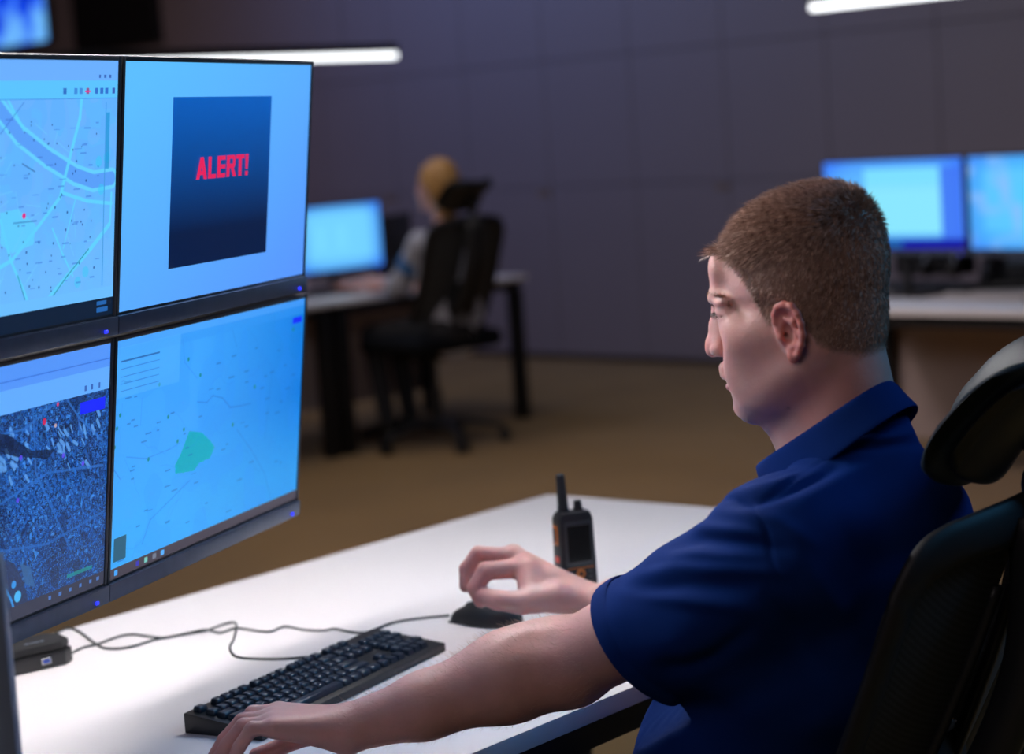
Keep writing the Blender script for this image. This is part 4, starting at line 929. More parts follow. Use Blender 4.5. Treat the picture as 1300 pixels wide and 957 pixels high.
# keep the head above the collar line; the rest of the neck comes from the body field
Vhw = HO + (Vh * HS) @ HM.T
# ---- body field (world space): neck stump, torso core, arms with hands
def finger(fd, pts, rs, k=.003): fd.chain(pts, rs, k=k)
armR = Field((-.12, 2.35, .70), (.56, 3.02, 1.16), .0026)
dn = np.array([0, 0, -1.])
armR.chain([SR, ER], (.052, .043), k=.02)
armR.chain([ER, ER * .62 + WRp * .38, WRp * .82 + ER * .18, WRp], (.043, .043, .030, .0262), k=.02, flat=((0, 0, 1), 1.14))
I1, I2, I3, I4 = P(664, 720, 2.895), P(617, 725, 2.875), P(603, 746, 2.872), P(610, 763, 2.872)
M1, M2, M3, M4_ = P(652, 706, 2.925), P(607, 703, 2.915), P(592, 722, 2.915), P(591, 744, 2.910)
G1, G2, G3, G4 = P(656, 711, 2.955), P(612, 709, 2.955), P(597, 728, 2.955), P(600, 748, 2.95)
L1, L2, L3, L4 = P(664, 722, 2.98), P(628, 722, 2.985), P(612, 738, 2.985), P(612, 754, 2.98)
T1_, T2, T3, T4 = P(706, 758, 2.855), P(662, 765, 2.845), P(632, 762, 2.85), P(614, 757, 2.866)
for a_, r_ in ((I1, .0165), (M1, .0155), (G1, .0148), (L1, .0138)): armR.cone(WRp, a_, .0235, r_, k=.010)
armR.cone(M1, G1, .0125, .0125, k=.008); armR.cone(WRp * .4 + I1 * .6, WRp * .4 + L1 * .6, .016, .016, k=.012)
armR.chain([WRp, T1_, T2], (.022, .0195, .0150), k=.012)
armR.cone(P(676, 758, 2.86), P(670, 724, 2.885), .0195, .0175, k=.012)
def fing(fd, p, r):
    fd.chain([p[0], p[1]], (r[0], r[1]), k=.006); fd.chain([p[1], p[2]], (r[1] * 1.02, r[2]), k=.0025); fd.chain([p[2], p[3]], (r[2] * 1.02, r[3]), k=.0025)
fing(armR, (L1, L2, L3, L4), (.0095, .0082, .0074, .0068)); fing(armR, (G1, G2, G3, G4), (.0105, .0092, .0084, .0076))
fing(armR, (M1, M2, M3, M4_), (.0125, .0112, .0100, .0090)); fing(armR, (I1, I2, I3, I4), (.0145, .0128, .0112, .0098))
fing(armR, (T2, T3, T4, T4 * 1.15 - T3 * .15), (.0165, .0138, .0122, .0108))
for a_, b_ in ((I1, M1), (M1, G1), (G1, L1)): armR.ell(a_ + [0, 0, .008], (.010, .010, .007), k=.008)
VR, QR = armR.mesh(); VR = relax(VR, QR, 1, .4)
armL = Field((-.46, 2.00, .66), (.42, 2.56, 1.14), .003)
armL.chain([SL, SL * .45 + EL * .55, EL], (.052, .050, .046), k=.02)
q1 = EL * .72 + WL * .28 + np.array([0, .004, .004]); q2 = EL * .35 + WL * .65
armL.chain([EL, q1, q2, WL], (.049, .0500, .036, .0275), k=.02)
armL.ell(EL * .90 + WL * .10 + np.array([.0, .012, .014]), (.05, .04, .036), k=.03)      # brachioradialis
armL.ell(P(668, 806, 2.31), (.018, .012, .009), k=.022, mode='s')                        # hollow beside the elbow
hdv = WL - EL; hdv = hdv / np.linalg.norm(hdv); hs_ = np.array([-hdv[1], hdv[0], 0]); hs_ /= np.linalg.norm(hs_)    # sideways of the hand
kc_ = WL + hdv * .088; kc_[2] = .795
if hs_ @ np.array([0, 1, 0]) < 0: hs_ = -hs_
for i, (o_, ln, r_) in enumerate(((.030, .066, .0098), (.010, .076, .0102), (-.011, .070, .0096), (-.031, .055, .0084))):
    K = kc_ + hs_ * o_ - hdv * abs(o_) * .25; armL.cone(WL + hs_ * o_ * .35, K, .0215, r_ + .004, k=.012)
    dd = hdv + hs_ * o_ * 3; dd /= np.linalg.norm(dd)
    a1 = K + dd * ln * .48 + [0, 0, .008]; a2_ = K + dd * ln * .78 + [0, 0, -.008]; a3 = K + dd * ln * .98 + [0, 0, -.024]
    fing(armL, (K, a1, a2_, a3), (r_ * 1.12, r_, r_ * .92, r_ * .82))
tb = WL + hdv * .03 + hs_ * .026; t1 = tb + hdv * .035 + hs_ * .022 + [0, 0, -.008]; t2 = t1 + hdv * .03 + hs_ * .004 + [0, 0, -.006]
armL.chain([WL, tb], (.022, .017), k=.012); fing(armL, (tb, t1, t2, t2 + hdv * .02), (.0155, .0115, .0100, .009))
VL, QL = armL.mesh(); VL = relax(VL, QL, 1, .4)
core = Field((.05, 1.95, .62), (.72, 2.75, 1.34), .006)
core.cone(hw(mm(-22, 0, -45)), NB, .060 * HS, .060, k=.03); core.cone(NB, NB + dn * .2, .050, .075, k=.03)
core.cone(NB + dn * .15 + TL * .09, NB + dn * .15 - TL * .09, .05, .05, k=.03); core.ell(NB + TF * .05 + dn * .26, (.09, .13, .17), R=np.stack([TF, TL, Z0], 1), k=.05)
core.cone(SL, SL * .6 + EL * .4, .05, .05, k=.03); core.cone(SR, SR * .6 + ER * .4, .045, .045, k=.03)
Vc, Qc = core.mesh()
def pick(V, Q, keep):
    kq = keep[Q].all(1); Q = Q[kq]; used = np.zeros(len(V), bool); used[Q.ravel()] = True; ix = np.cumsum(used) - 1; return V[used], ix[Q]
neckn = (hw(mm(-22, 0, -45)) - NB); neckn /= np.linalg.norm(neckn)
Vhw, Qh = pick(Vhw, Qh, ((Vhw - NB) @ neckn) > -.035)
Vc, Qc = pick(Vc, Qc, ((Vc - NB) @ neckn) < -.01)
# base colours painted per vertex: skin, flushed parts, cropped scalp
SK = np.array([.68, .375, .325]); FL = np.array([.62, .20, .16]); SC = np.array([.25, .15, .105]); LIP = np.array([.50, .20, .18])
def sm(a, b, x): t = np.clip((x - a) / (b - a), 0, 1); return t * t * (3 - 2 * t)
def paint_head(Vw):
    p = ((Vw - HO) @ HM) / HS * 1000; x, y, z = p.T; ay = np.abs(y); T = np.tile(SK, (len(p), 1))
    nz = rng.normal(size=len(p)) * 1.2
    # hairline height as a function of x (skin below, scalp above)
    hl_z = np.interp(x, [-120, -85, -60, -40, -22, -12, 4, 16, 24, 30, 36, 41, 50, 62, 74, 84, 95], [-78, -76, -72, -62, -48, -18, 8, 0, -12, -10, 6, 30, 56, 74, 82, 82, 84])
    mask = sm(-5, 9, z + nz - hl_z); mask *= 1 - sm(75.5, 78, ay) * ((x > -22) & (x < 28) & (z < 15) & (z > -66))
    earm = ((ay > 75.5) & (x > -20) & (x < 26) & (z < 14) & (z > -66)).astype(float) * sm(74, 80, ay)
    T += (FL - T) * (earm * .85)[:, None]; T += (FL - T) * (.45 * np.exp(-((x - 120) ** 2 + y ** 2 + (z + 28) ** 2) / 260))[:, None]
    T += (FL - T) * (.22 * np.exp(-((ay - 46) ** 2 + (z + 32) ** 2) / 600) * (x > 40))[:, None]
    lip = np.exp(-((z + 69) / 8.0) ** 4) * sm(98, 104, x) * (ay < 20); T += (LIP - T) * (lip * .65)[:, None]
    beard = sm(-58, -85, z) * sm(-135, -120, z) * (x > 5) * .10 * (1 - lip); T += (np.array([.30, .2, .17]) - T) * beard[:, None]
    T += (FL - T) * (.30 * sm(-60, -100, z) * sm(60, 20, x))[:, None]
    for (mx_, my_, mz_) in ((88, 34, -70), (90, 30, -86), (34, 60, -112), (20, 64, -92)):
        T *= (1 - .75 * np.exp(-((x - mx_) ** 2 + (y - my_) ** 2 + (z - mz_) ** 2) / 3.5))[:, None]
    T += (SC - T) * (mask * .92)[:, None]; return T, mask
def paint_arm(Vw, pts=()):
    T = np.tile(SK, (len(Vw), 1))
    for c, r, a in pts: T += (FL - T) * (a * np.exp(-((Vw - c) ** 2).sum(1) / r ** 2))[:, None]
    return T
th, hmask = paint_head(Vhw)
tR = paint_arm(VR, [(c, .016, .5) for c in (I1, I2, I3, I4, M2, M3, M4_, T3, T4, G3)] + [(I1, .03, .25)]); tL = paint_arm(VL, [(EL, .05, .15)])
man = None
parts_ = [(Vhw, Qh, th), (VR, QR, tR), (VL, QL, tL), (Vc, Qc, paint_arm(Vc))]
VV = np.concatenate([p[0] for p in parts_]); off = np.cumsum([0] + [len(p[0]) for p in parts_]); QQ = np.concatenate([p[1] + off[i] for i, p in enumerate(parts_)])
man = quad_mesh('person', VV, QQ, 'skin', None, np.concatenate([p[2] for p in parts_]))
tag(man, 'seated man in navy polo shirt with short dark blond hair, hand over a mouse', 'person')
# eyes
for s_ in (-1, 1):
    c = hw(mm(81.5, s_ * 32, 15.5)); bm = bmesh.new(); bmesh.ops.create_uvsphere(bm, u_segments=24, v_segments=16, radius=.0120 * HS, matrix=Matrix.Translation(Vector(c))); eb = from_bm('eye', bm, 'eyewhite', man, True)
    dirn = HM @ np.array([.96, s_ * .04, -.26]); bm = bmesh.new(); a_ = c + dirn * .0105 * HS; cyl(bm, a_, a_ + dirn * .0016, .0056, .0050, 20); from_bm('iris', bm, 'iris', eb, True, 40)
# hair: thousands of short blades rooted on the cropped scalp
ph_ = ((Vhw - HO) @ HM) / HS * 1000; nh = vnormals(Vhw, Qh)
if (nh * (Vhw - HO)).sum() < 0: nh = -nh
cand = np.where(hmask > .35)[0]; N_H = 46000; pick_i = rng.choice(cand, N_H); pick_i = pick_i[rng.random(N_H) < hmask[pick_i] ** 1.3]
jit = rng.normal(size=(len(pick_i), 3)) * .0011; bp = Vhw[pick_i] + jit; bn = nh[pick_i]; px_ = ph_[pick_i]
topness = sm(40, 100, px_[:, 2]) ; front = sm(20, 90, px_[:, 0])
ln = (.0042 + .0105 * topness + .0040 * topness * front) * rng.uniform(.7, 1.15, len(bp)) * (.55 + .45 * sm(-75, 0, px_[:, 2]))
fwd = HX[None] * (.40 + .75 * topness[:, None]) + HZ[None] * (-.75 * (1 - topness[:, None])) + HZ[None] * (.15 * front * topness)[:, None]
fwd = fwd - bn * (fwd * bn).sum(1)[:, None]; dr = bn * (.50 + .45 * topness[:, None]) + fwd * .8 + rng.normal(size=bp.shape) * .24; dr /= np.linalg.norm(dr, axis=1)[:, None]
hair = strands('hair', bp - bn * .0006, dr, ln, .00075, 'hair', man, 2, bend=HX[None] * .15 + dn[None] * .25); hair['label'] = 'short cropped dark blond hair'
# eyebrows and lashes
for s_ in (-1, 1):
    n_ = 620; t = rng.random(n_); xx = 98 - 24 * t ** 1.5 ; yy = s_ * (11 + 33 * t); zz_ = 36 - 3 * t - 9 * t ** 2 + rng.normal(size=n_) * 2.2
    bl_ = np.array([hw(mm(a, b, c)) for a, b, c in zip(xx, yy, zz_)])
    # pull the roots onto the skin
    for i in range(n_):
        dd = ((Vhw - bl_[i]) ** 2).sum(1); bl_[i] = Vhw[dd.argmin()] + rng.normal(size=3) * .0005
    dd = HX * -.35 + HL * s_ * .85 + HZ * -.12; dr_ = dd[None] + rng.normal(size=(n_, 3)) * .18; dr_ /= np.linalg.norm(dr_, axis=1)[:, None]
    strands('eyebrow', bl_, dr_, np.full(n_, .0060), .0005, 'brow', man, 2)
    n_ = 150; t = rng.random(n_); bl_ = np.array([hw(mm(np.interp(tt, [0, .35, .75, 1], [94.6, 96.6, 92.4, 84.8]), s_ * (20 + 28 * tt), np.interp(tt, [0, .35, .75, 1], [17.2, 16.4, 13.8, 11.0]))) for tt in t]); dr_ = HX[None] * .9 + HZ[None] * -.35 + rng.normal(size=(n_, 3)) * .12; dr_ /= np.linalg.norm(dr_, axis=1)[:, None]
    strands('eyelashes', bl_, dr_, np.full(n_, .0080), .0004, 'lash', man, 2)
# fine pale hairs on the forearms
def fuzz(V, Q, sel, n, ln_, flow):
    nn = vnormals(V, Q); c = V.mean(0); ci = np.where(sel)[0]
    pi = rng.choice(ci, n); d = nn[pi] * .55 + flow[None] * .7 + rng.normal(size=(n, 3)) * .28; d /= np.linalg.norm(d, axis=1)[:, None]
    return strands('arm_hair', V[pi] + rng.normal(size=(n, 3)) * .001, d, rng.uniform(.5, 1.1, n) * ln_, .00022, 'fuzz', man, 2, bend=flow[None] * .3)
tt_ = ((VL - EL) @ (WL - EL)) / ((WL - EL) @ (WL - EL)); fl = WL - EL; fl = fl / np.linalg.norm(fl)
nL = vnormals(VL, QL)
fuzz(VL, QL, (tt_ > -.12) & (tt_ < 1.0), 4200, .009, fl * .7 + np.array([0, 0, .35]))
tt_ = ((VR - ER) @ (WRp - ER)) / ((WRp - ER) @ (WRp - ER)); fl = WRp - ER; fl = fl / np.linalg.norm(fl)
fuzz(VR, QR, (tt_ > .55) & (tt_ < 1.02), 1500, .009, fl)

# ---- polo shirt
st = Field((-.02, 1.90, .50), (.84, 2.82, 1.26), .0038)
Rt = np.stack([TF, TL, Z0], 1)
st.ell(NB + TF * .038 + dn * .24, (.115, .185, .18), R=Rt, k=.05); st.ell(NB + TF * .125 + dn * .40, (.13, .16, .19), R=Rt, k=.06); st.ell(NB + TF * .165 + dn * .50, (.155, .17, .15), R=Rt, k=.06)
st.cone(NB + dn * .055 - TF * .015, SL + TL * -.01 + np.array([0, 0, .006]), .046, .060, k=.06); st.cone(NB + dn * .055 - TF * .015, SR + TL * .01, .052, .058, k=.06)
st.cone(NB + dn * .045, NB + dn * .12, .045, .09, k=.05); st.cone(NB - TF * .022 + dn * .012, NB - TF * .02 + dn * .10, .052, .085, k=.03)
st.ell(NB - TF * .045 - TL * .08 + dn * .19, (.065, .09, .12), R=Rt, k=.07); st.ell(NB - TF * .045 + TL * .08 + dn * .20, (.065, .09, .12), R=Rt, k=.07)
HEM = P(806, 808, 2.288); ax = HEM - SL; axn = ax / np.linalg.norm(ax)
st.chain([SL, SL * .5 + HEM * .5 + dn * .012, HEM + axn * .03], (.070, .067, .0700), k=.05)
hs1 = P(750, 755, 2.30); hs2 = P(850, 868, 2.30); hdir = (hs2 - hs1) / np.linalg.norm(hs2 - hs1)
hn = np.cross(hdir, np.array([.35, .9, .1])); hn = hn / np.linalg.norm(hn); hn = hn if hn @ axn > 0 else -hn
hn = hn * .85 + axn * .15; hn /= np.linalg.norm(hn)
HRm = SR * .38 + ER * .62; axr = (ER - SR) / np.linalg.norm(ER - SR)
st.chain([SR, HRm + axr * .02], (.068, .062), k=.05)
# cut the hems and hollow the sleeve ends
lo_, hi_ = HEM - .16, HEM + .16
sl_, g_ = st.sub(HEM - .17 + axn * .06, HEM + .17 + axn * .06, 0)
dcut = sum((g_[i] - HEM[i]) * hn[i] for i in range(3)); rad = np.sqrt(sum((g_[i] - HEM[i] - 0) ** 2 for i in range(3)) - 0)
tq_ = sum((g_[i] - SL[i]) * axn[i] for i in range(3)); rr_ = np.sqrt(np.maximum(sum((g_[i] - SL[i] - axn[i] * tq_) ** 2 for i in range(3)), 0))
inner = rr_ - .0615
st.F[sl_] = np.where(rr_ < .115, np.maximum(st.F[sl_], dcut), st.F[sl_])
st.F[sl_] = np.where((dcut > -.03) & (rr_ < .1), np.maximum(st.F[sl_], -np.maximum(inner, -(dcut + .013))), st.F[sl_])
sl_, g_ = st.sub(HRm - .12, HRm + .12 + axr * .05, 0)
dcut2 = sum((g_[i] - HRm[i]) * axr[i] for i in range(3)); tq_ = sum((g_[i] - SR[i]) * axr[i] for i in range(3)); rr_ = np.sqrt(np.maximum(sum((g_[i] - SR[i] - axr[i] * tq_) ** 2 for i in range(3)), 0))
st.F[sl_] = np.where((rr_ < .10) & (tq_ > 0), np.maximum(st.F[sl_], dcut2), st.F[sl_])
# neck hole
st.cone(NB + dn * .02, NB + neckn * .12, .066, .075, k=.004, mode='s')
Vs, Qs = st.mesh(); Vs = relax(Vs, Qs, 3, .5)
ns = vnormals(Vs, Qs)
def vn3(p, f, s):                       # smooth 3-d noise
    q = p * f; i = np.floor(q).astype(int); t = q - i; t = t * t * (3 - 2 * t); o = 0
    def hsh(a): return np.mod(np.sin(a[:, 0] * 12.9898 + a[:, 1] * 78.233 + a[:, 2] * 37.719 + s) * 43758.5453, 1)
    for dx in (0, 1):
        for dy in (0, 1):
            for dz in (0, 1):
                wgt = (t[:, 0] if dx else 1 - t[:, 0]) * (t[:, 1] if dy else 1 - t[:, 1]) * (t[:, 2] if dz else 1 - t[:, 2]); o = o + wgt * hsh(i + [dx, dy, dz])
    return o - .5
wr = vn3(Vs @ np.stack([TF, TL, Z0 * 2.2], 1), 9, 1.0) * .008 + vn3(Vs @ np.stack([axn * .5, hdir * 2.2, hn], 1), 16, 4.0) * .0045
# sewn lines: sleeve hem stitch, armhole seam, yoke seam
dh = (Vs - HEM) @ hn; rax = np.linalg.norm((Vs - SL) - np.outer((Vs - SL) @ axn, axn), axis=1)
groove = lambda d, w_, a: -a * np.exp(-(d / w_) ** 2)
wr += np.where(rax < .1, groove(dh + .026, .0026, .0022), 0); wr *= np.where((dh > -.03) & (rax < .1), .5, 1)
qv = (Vs - CAM) @ RC; sx = CX - F_PX * qv[:, 0] / qv[:, 2]; sy = CY + F_PX * qv[:, 1] / qv[:, 2]; fcam = np.clip(-(ns * (Vs - CAM)).sum(1) / np.linalg.norm(Vs - CAM, axis=1) * 2.5 + .3, 0, 1)
def crease(pts, w_, a):                 # a fold running over the side of the shirt that faces the camera
    best = np.full(len(Vs), 1e9); tb_ = np.zeros(len(Vs)); n_ = len(pts) - 1
    for i_ in range(n_):
        (x0, y0), (x1, y1) = pts[i_], pts[i_ + 1]; t_ = np.clip(((sx - x0) * (x1 - x0) + (sy - y0) * (y1 - y0)) / ((x1 - x0) ** 2 + (y1 - y0) ** 2), 0, 1)
        d_ = np.hypot(sx - x0 - t_ * (x1 - x0), sy - y0 - t_ * (y1 - y0)); m_ = d_ < best; best[m_] = d_[m_]; tb_[m_] = ((i_ + t_) / n_)[m_]
    return a * np.exp(-(best / w_) ** 2) * fcam * np.sqrt(np.clip(np.sin(np.pi * np.clip(tb_ * .92 + .04, 0, 1)), 0, 1))
for pts, w_, a in (([(855, 694), (900, 687), (945, 690), (1000, 698)], 9, -.006), ([(850, 708), (900, 702), (960, 704)], 9, .006), ([(800, 733), (860, 722), (930, 720), (1000, 726)], 9, .0055), ([(805, 752), (870, 744), (950, 746)], 10, -.005),
                   ([(785, 752), (840, 757), (900, 764), (960, 772)], 10, .004), ([(900, 650), (945, 655), (985, 662), (1030, 690)], 10, .004), ([(875, 672), (915, 672), (965, 678)], 8, .005),
                   ([(915, 634), (960, 622), (1005, 606), (1050, 588)], 7, .005), ([(935, 642), (975, 636), (1012, 622), (1060, 596)], 6, -.005), ([(940, 617), (985, 607), (1030, 590)], 7, -.004), ([(1010, 640), (1060, 612), (1110, 590)], 14, .005),
                   ([(1075, 552), (1120, 545), (1160, 535)], 4, -.003), ([(1070, 560), (1120, 556), (1165, 548)], 5, .003), ([(1060, 570), (1120, 567), (1175, 562)], 6, -.003),
                   ([(840, 850), (875, 848), (905, 835), (950, 800)], 12, -.008), ([(1020, 720), (1060, 770), (1090, 830)], 18, .006), ([(980, 760), (1010, 800), (1040, 850)], 14, -.006)):
    wr += crease(pts, w_, a)
wr += crease([(900, 641), (933, 635), (958, 646), (971, 664), (980, 712), (1000, 745)], 2.4, -.0035); wr += crease([(1062, 570), (1006, 611), (960, 643)], 2.4, -.003)
wr = wr * np.where((rax < .11) & (dh > -.08), np.clip(-dh / .045 - .15, 0, 1), 1) * np.where((dh > -.02) & (rax < .0645), 0, 1)
Vs = Vs + ns * wr[:, None]
shirt = quad_mesh('polo_shirt', Vs, Qs, 'shirt', man); shirt['label'] = 'navy blue short-sleeved polo shirt'
def hem_ring(Vq, c, n_, rmax, name):
    a_ = np.cross(n_, Z0); a_ /= np.linalg.norm(a_); b_ = np.cross(n_, a_); d_ = (Vq - c) @ n_; e_ = Vq - c; u_, v_ = e_ @ a_, e_ @ b_; r_ = np.hypot(u_, v_); sel = (np.abs(d_ + .012) < .008) & (r_ < rmax)
    if sel.sum() < 30: return
    th_ = np.arctan2(v_, u_)[sel]; r_ = r_[sel]; K = 40; rr = np.array([np.percentile(r_[np.abs((th_ - t + PI) % (2 * PI) - PI) < .16], 85) if (np.abs((th_ - t + PI) % (2 * PI) - PI) < .16).sum() > 2 else np.nan for t in np.linspace(-PI, PI, K, endpoint=False)])
    rr[np.isnan(rr)] = np.nanmean(rr); rr = np.convolve(np.concatenate([rr[-3:], rr, rr[:3]]), [.1, .2, .4, .2, .1], 'same')[3:-3]
    V = []; F_ = []; prof = [(-.024, -.0020), (-.024, .0020), (-.004, .0032), (.001, .0020), (.0022, -.0015), (-.003, -.0060)]
    for k in range(K):
        t = -PI + 2 * PI * k / K; rd_ = a_ * math.cos(t) + b_ * math.sin(t)
        for dx_, dr_ in prof: V.append(c + rd_ * (rr[k] + dr_) + n_ * dx_)
    m_ = len(prof)
    for k in range(K):
        for j in range(m_): F_.append((k * m_ + j, k * m_ + (j + 1) % m_, ((k + 1) % K) * m_ + (j + 1) % m_, ((k + 1) % K) * m_ + j))
    o = from_pydata(name, V, F_, 'shirt', shirt); sb = o.modifiers.new('smooth', 'SUBSURF'); sb.levels = sb.render_levels = 2
hem_ring(Vs, HEM, hn, .105, 'sleeve_hem')
# collar: a folded band around the neck, high at the nape, open at the throat
def collar():
    V = []; Fq = []; n = 48; 
    upn = Z0 * math.cos(.52) + TF * math.sin(.52)
    fx = TF - upn * (TF @ upn); fx /= np.linalg.norm(fx); ly = np.cross(upn, fx)
    if ly @ TL < 0: ly = -ly
    ctr = P(1052, 536, 2.27)
    for i in range(n + 1):
        th_ = math.radians(-170 + 340 * i / n)               # 0 = nape, +-170 = throat
        c_, s_ = -math.cos(th_), math.sin(th_); fr = (1 + c_) / 2
        h0 = .004 * math.cos(th_ * 2) - .006 * fr ** 3; drop = .036 + .004 * math.sin(th_) ** 2 + .012 * fr ** 3
        base = ctr + fx * (c_ * (.080 + .018 * fr ** 2)) + ly * (s_ * (.064 - .010 * fr ** 4))
        rd_ = fx * c_ + ly * s_
        pr = [base + upn * (h0 - .030), base + upn * (h0 - .004), base + rd_ * .002 + upn * (h0 + .002), base + rd_ * .0065 + upn * (h0 + .002), base + rd_ * .0095 + upn * (h0 - .005), base + rd_ * .013 + upn * (h0 - drop * .6), base + rd_ * .018 + upn * (h0 - drop), base + rd_ * .015 + upn * (h0 - drop - .001), base + rd_ * .009 + upn * (h0 - drop * .6), base + rd_ * .0055 + upn * (h0 - .012), base + rd_ * .003 + upn * (h0 - .030)]
        m_ = len(pr); V += pr
    for i in range(n):
        for j in range(m_):
            a = i * m_ + j; b = i * m_ + (j + 1) % m_; Fq.append((a, b, b + m_, a + m_))
    Fq.append(tuple(range(m_))); Fq.append(tuple(n * m_ + j for j in range(m_))[::-1])
    o = from_pydata('collar', V, Fq, 'shirt', shirt); sub = o.modifiers.new('smooth', 'SUBSURF'); sub.levels = sub.render_levels = 2; return o
collar()
# trousers and shoes (under the desk)
hipc = NB + TF * .17 + dn * (NB[2] - .56); tr = Field((-.5, 1.9, .06), (.9, 3.1, .74), .010)
tr.ell(hipc + [0, 0, .0], (.15, .19, .13), R=Rt, k=.05)
for s_ in (-1, 1):
    hp_ = hipc + TL * s_ * .09 + dn * .0; kn = hipc + TF * .44 + TL * s_ * .13 + dn * .02; an = kn + TF * .02 + dn * (kn[2] - .11); tr.chain([hp_, kn], (.092, .064), k=.05); tr.chain([kn, an], (.064, .048), k=.02)
    sh = Field(an - .3, an + [.3, .3, .12], .006); sh.cone(an + dn * .035, an + dn * .06 + TF * .17, .042, .036, k=.02); sh.ell(an + dn * .06 + TF * .10, (.12, .045, .04), R=Rt, k=.02); sh.halfspace((0, 0, .004), (0, 0, -1)); v_, q_ = sh.mesh(); quad_mesh('shoe', v_, q_, 'shoe', man)
v_, q_ = tr.mesh(); quad_mesh('trousers', v_, q_, 'trouser', man)
print('man', NB, SL, EL, SR, ER, 'armlen', np.linalg.norm(SL - EL), np.linalg.norm(EL - WL), np.linalg.norm(SR - ER), np.linalg.norm(ER - WRp))

# ------------------------------------------------------------------ the woman far away
WF = np.array([-.80, .60, 0]); WL_ = np.array([-.60, -.80, 0]); Rw = np.stack([WF, WL_, Z0], 1)
hc_w = P(552, 236, 9.52); nb_w = P(566, 292, 9.52)
bw = Field((-1.15, 9.0, .35), (.15, 10.35, 1.55), .0075)
bw.ell(hc_w + WF * -.01 + Z0 * .012, (.092, .072, .098), R=Rw, k=.02); bw.ell(hc_w + WF * .035 + dn * .05, (.055, .052, .070), R=Rw, k=.03); bw.cone(hc_w + WF * .088 + Z0 * -.005, hc_w + WF * .104 + dn * .035, .008, .012, k=.012)
bw.ell(hc_w + WF * .075 + dn * .098, (.018, .022, .016), R=Rw, k=.02); bw.ell(hc_w + WF * .089 + dn * .068, (.010, .016, .010), R=Rw, k=.01)
bw.ell(hc_w + WL_ * .072 + dn * .01, (.016, .008, .028), R=Rw, k=.006)
bw.cone(hc_w + WF * -.02 + dn * .06, nb_w, .046, .05, k=.02); bw.ell(nb_w + dn * .22, (.10, .16, .22), R=Rw, k=.06)
sh_w = nb_w + WL_ * .155 + WF * .03 + dn * .05; sr_w = nb_w - WL_ * .155 + WF * .03 + dn * .05
hand_l = onz(452, 362, .775); el_w = P(508, 362, 9.55); el_r = sr_w + WF * .10 + dn * .28 - WL_ * .05; hand_r = hand_l - WL_ * .22 + WF * .05
for s0, e0, h0_ in ((sh_w, el_w, hand_l), (sr_w, el_r, hand_r)):
    bw.chain([s0, e0, e0 * .4 + h0_ * .6, h0_], (.045, .038, .030, .024), k=.03); hv = (h0_ - e0) / np.linalg.norm(h0_ - e0); sv = np.cross(hv, Z0)
    bw.cone(h0_, h0_ + hv * .075, .026, .028, k=.02, flat=((0, 0, 1), 1.5))
    for q_ in (-.026, -.009, .009, .026): bw.chain([h0_ + hv * .07 + sv * q_, h0_ + hv * .115 + sv * q_ * 1.2 + dn * .004, h0_ + hv * .15 + sv * q_ * 1.25 + dn * .02], (.009, .0085, .0075), k=.005)
    bw.chain([h0_ + hv * .02 + sv * .02, h0_ + hv * .06 + sv * .05 + dn * .01], (.012, .009), k=.008)
v_, q_ = bw.mesh(); v_ = relax(v_, q_, 1, .4)
tw = np.tile(SK * 1.02, (len(v_), 1)); wom = quad_mesh('person', v_, q_, 'skin', None, tw)
tag(wom, 'blonde woman in a pale blouse seated typing at the far desk, seen from behind', 'person')
hf = Field(hc_w - .2, hc_w + .2, .006)
hf.ell(hc_w + WF * -.03 + Z0 * .022, (.100, .086, .108), R=Rw, k=.02); hf.ell(hc_w + WF * -.06 + dn * .06, (.060, .072, .095), R=Rw, k=.03); hf.cone(hc_w - WF * .05 + dn * .1, hc_w - WF * .055 + dn * .15, .045, .03, k=.03)
sl_, g_ = hf.sub(hc_w - .2, hc_w + .2, 0); dF = sum((g_[i] - hc_w[i]) * WF[i] for i in range(3)); dZ = g_[2] - hc_w[2]
hf.F[sl_] = np.maximum(hf.F[sl_], dF - .030 - np.clip(dZ, -.05, .12) * .35)
v_, q_ = hf.mesh(); v_ = relax(v_, q_, 2, .5); n_w = vnormals(v_, q_); v_ = v_ + n_w * (vn3(v_ @ np.array([[1, 0, 0], [0, 1, 0], [0, 0, .25]]), 90, 2) * .006)[:, None]
hwm = quad_mesh('hair', v_, q_, 'blonde', wom); hwm['label'] = 'blonde shoulder-short hair'
bl = Field((-1.0, 8.95, .42), (.15, 10.2, 1.3), .0085)
bl.ell(nb_w + dn * .24, (.125, .180, .24), R=Rw, k=.05); bl.ell(nb_w + dn * .42, (.13, .165, .2), R=Rw, k=.05); bl.cone(nb_w + dn * .04, sh_w, .05, .055, k=.05); bl.cone(nb_w + dn * .04, sr_w, .05, .055, k=.05)
for s0, e0, h0_ in ((sh_w, el_w, hand_l), (sr_w, el_r, hand_r)): bl.chain([s0, e0, e0 * .86 + h0_ * .14], (.058, .053, .050), k=.03)
bl.cone(nb_w + dn * .0, nb_w + neckn * .1, .052, .06, k=.01, mode='s')
v_, q_ = bl.mesh(); v_ = relax(v_, q_, 2, .5); n_w = vnormals(v_, q_); v_ = v_ + n_w * (vn3(v_, 22, 6) * .012)[:, None]; blo = quad_mesh('blouse', v_, q_, 'blouse', wom); blo['label'] = 'pale grey blouse'
ab = sh_w * .52 + el_w * .48; av = (el_w - sh_w) / np.linalg.norm(el_w - sh_w); cuff = sweep('sleeve_band', [ab - av * .035, ab, ab + av * .035], [.059, .061, .059], 'blue_patch', blo, 18, 3); cuff['label'] = 'blue band on the sleeve'
tf_ = Field((-1.1, 8.95, .0), (.2, 10.4, .66), .012); hip_w = nb_w.copy(); hip_w[2] = .56; tf_.ell(hip_w, (.13, .18, .12), R=Rw, k=.05)
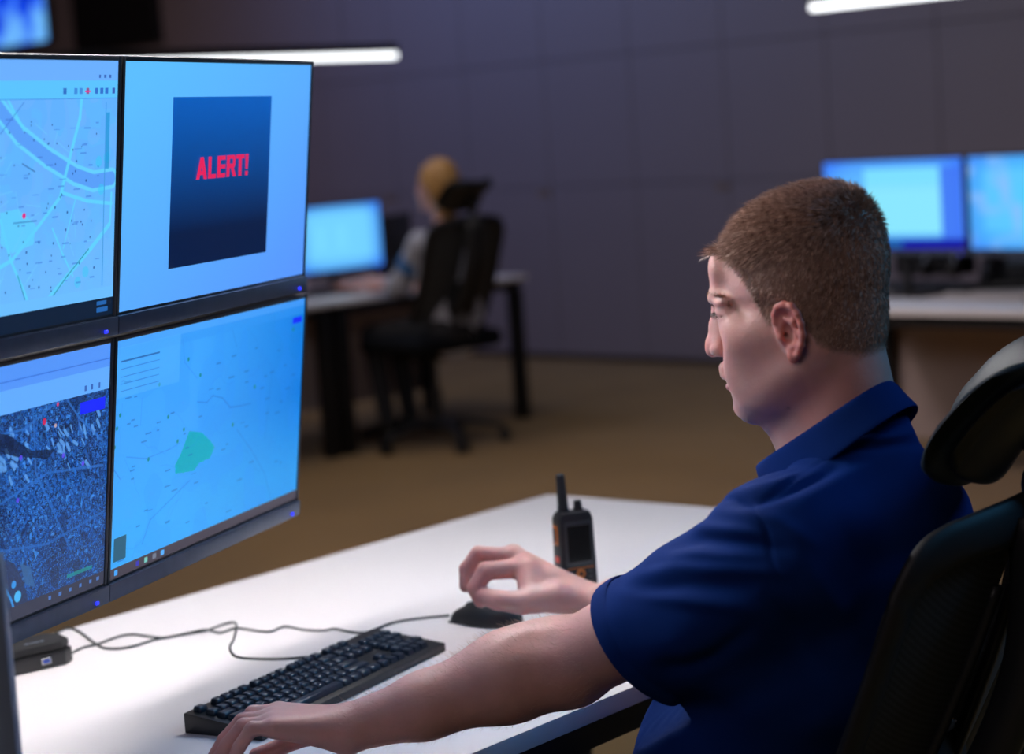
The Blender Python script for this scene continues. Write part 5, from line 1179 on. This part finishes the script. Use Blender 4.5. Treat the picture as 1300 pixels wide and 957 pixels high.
for s_ in (-1, 1):
    a1_ = hip_w + WL_ * s_ * .085; kn = a1_ + WF * .42 + dn * .03; an = kn + WF * -.05 + dn * .40; tf_.chain([a1_, kn], (.085, .058), k=.04); tf_.chain([kn, an], (.058, .04), k=.02)
    so = Field(an - .25, an + [.25, .25, .1], .008); so.cone(an + dn * .03, an + dn * .075 + WF * .15, .038, .028, k=.02); so.halfspace((0, 0, .004), (0, 0, -1)); vv_, qq_ = so.mesh(); quad_mesh('shoe', vv_, qq_, 'shoe', wom)
v_, q_ = tf_.mesh(); quad_mesh('trousers', v_, q_, 'trouser', wom)

# ------------------------------------------------------------------ unseen area lights added to wash the wall, floor, desk panel and man
def added_light(s, t, size, power, col, tgt=None, z=CEIL - .05, spread=2.6):
    ld = bpy.data.lights.new('added_light', 'AREA'); ld.shape = 'RECTANGLE'; ld.size = size[0]; ld.size_y = size[1]; ld.energy = power; ld.color = col; ld.spread = spread
    lo = bpy.data.objects.new('added_light', ld); COL.objects.link(lo); p = RW(s, t, z); lo.location = p
    if tgt is not None: lo.rotation_euler = (Vector(tgt) - Vector(p)).to_track_quat('-Z', 'Y').to_euler()
    return lo
added_light(-.9, 2.4, (2.5, .5), 44, (.22, .38, 1.0), tgt=RW(.4, 0, 2.0))  # added blue wash that tints the middle of the back wall
added_light(2.6, 3.0, (2.5, .8), 27, (.86, .86, 1), tgt=RW(2.6, 0, 1.2))
added_light(-3.0, 3.6, (2, 1.2), 26, (1, .70, .62), tgt=RW(-3.0, 0, .8))  # added warm wash for the left part of the wall
added_light(1.8, 5.5, (3, 1.2), 30, (1, .88, .84))
added_light(3.4, 6.6, (1.5, 1.0), 24, (1, .84, .82), tgt=RW(5.2, 2.6, .2), spread=1.3)  # added to brighten the panel under the right desk
def added_light_at(p, tgt, size, power, col):
    o = added_light(0, 0, size, power, col); o.location = p; o.rotation_euler = (Vector(tgt) - Vector(p)).to_track_quat('-Z', 'Y').to_euler(); return o
added_light_at((-1.0, -.6, 3.2), (.3, 2.3, 1.0), (1.6, 1.0), 12, (1, .84, .86))  # added pinkish fill on the man from behind the camera
added_light_at((2.6, 2.6, 2.9), (.4, 2.3, 1.1), (1.2, .8), 20, (.10, .50, 1.0))  # added blue rim light on the man's nape and back
w = bpy.data.worlds.new('world'); scene.world = w; w.use_nodes = True; w.node_tree.nodes['Background'].inputs[0].default_value = (.5, .55, .8, 1); w.node_tree.nodes['Background'].inputs[1].default_value = .0
scene.view_settings.view_transform = 'Standard'; scene.view_settings.look = 'None'; scene.view_settings.gamma = 1; scene.view_settings.exposure = 0; scene.view_settings.use_curve_mapping = False
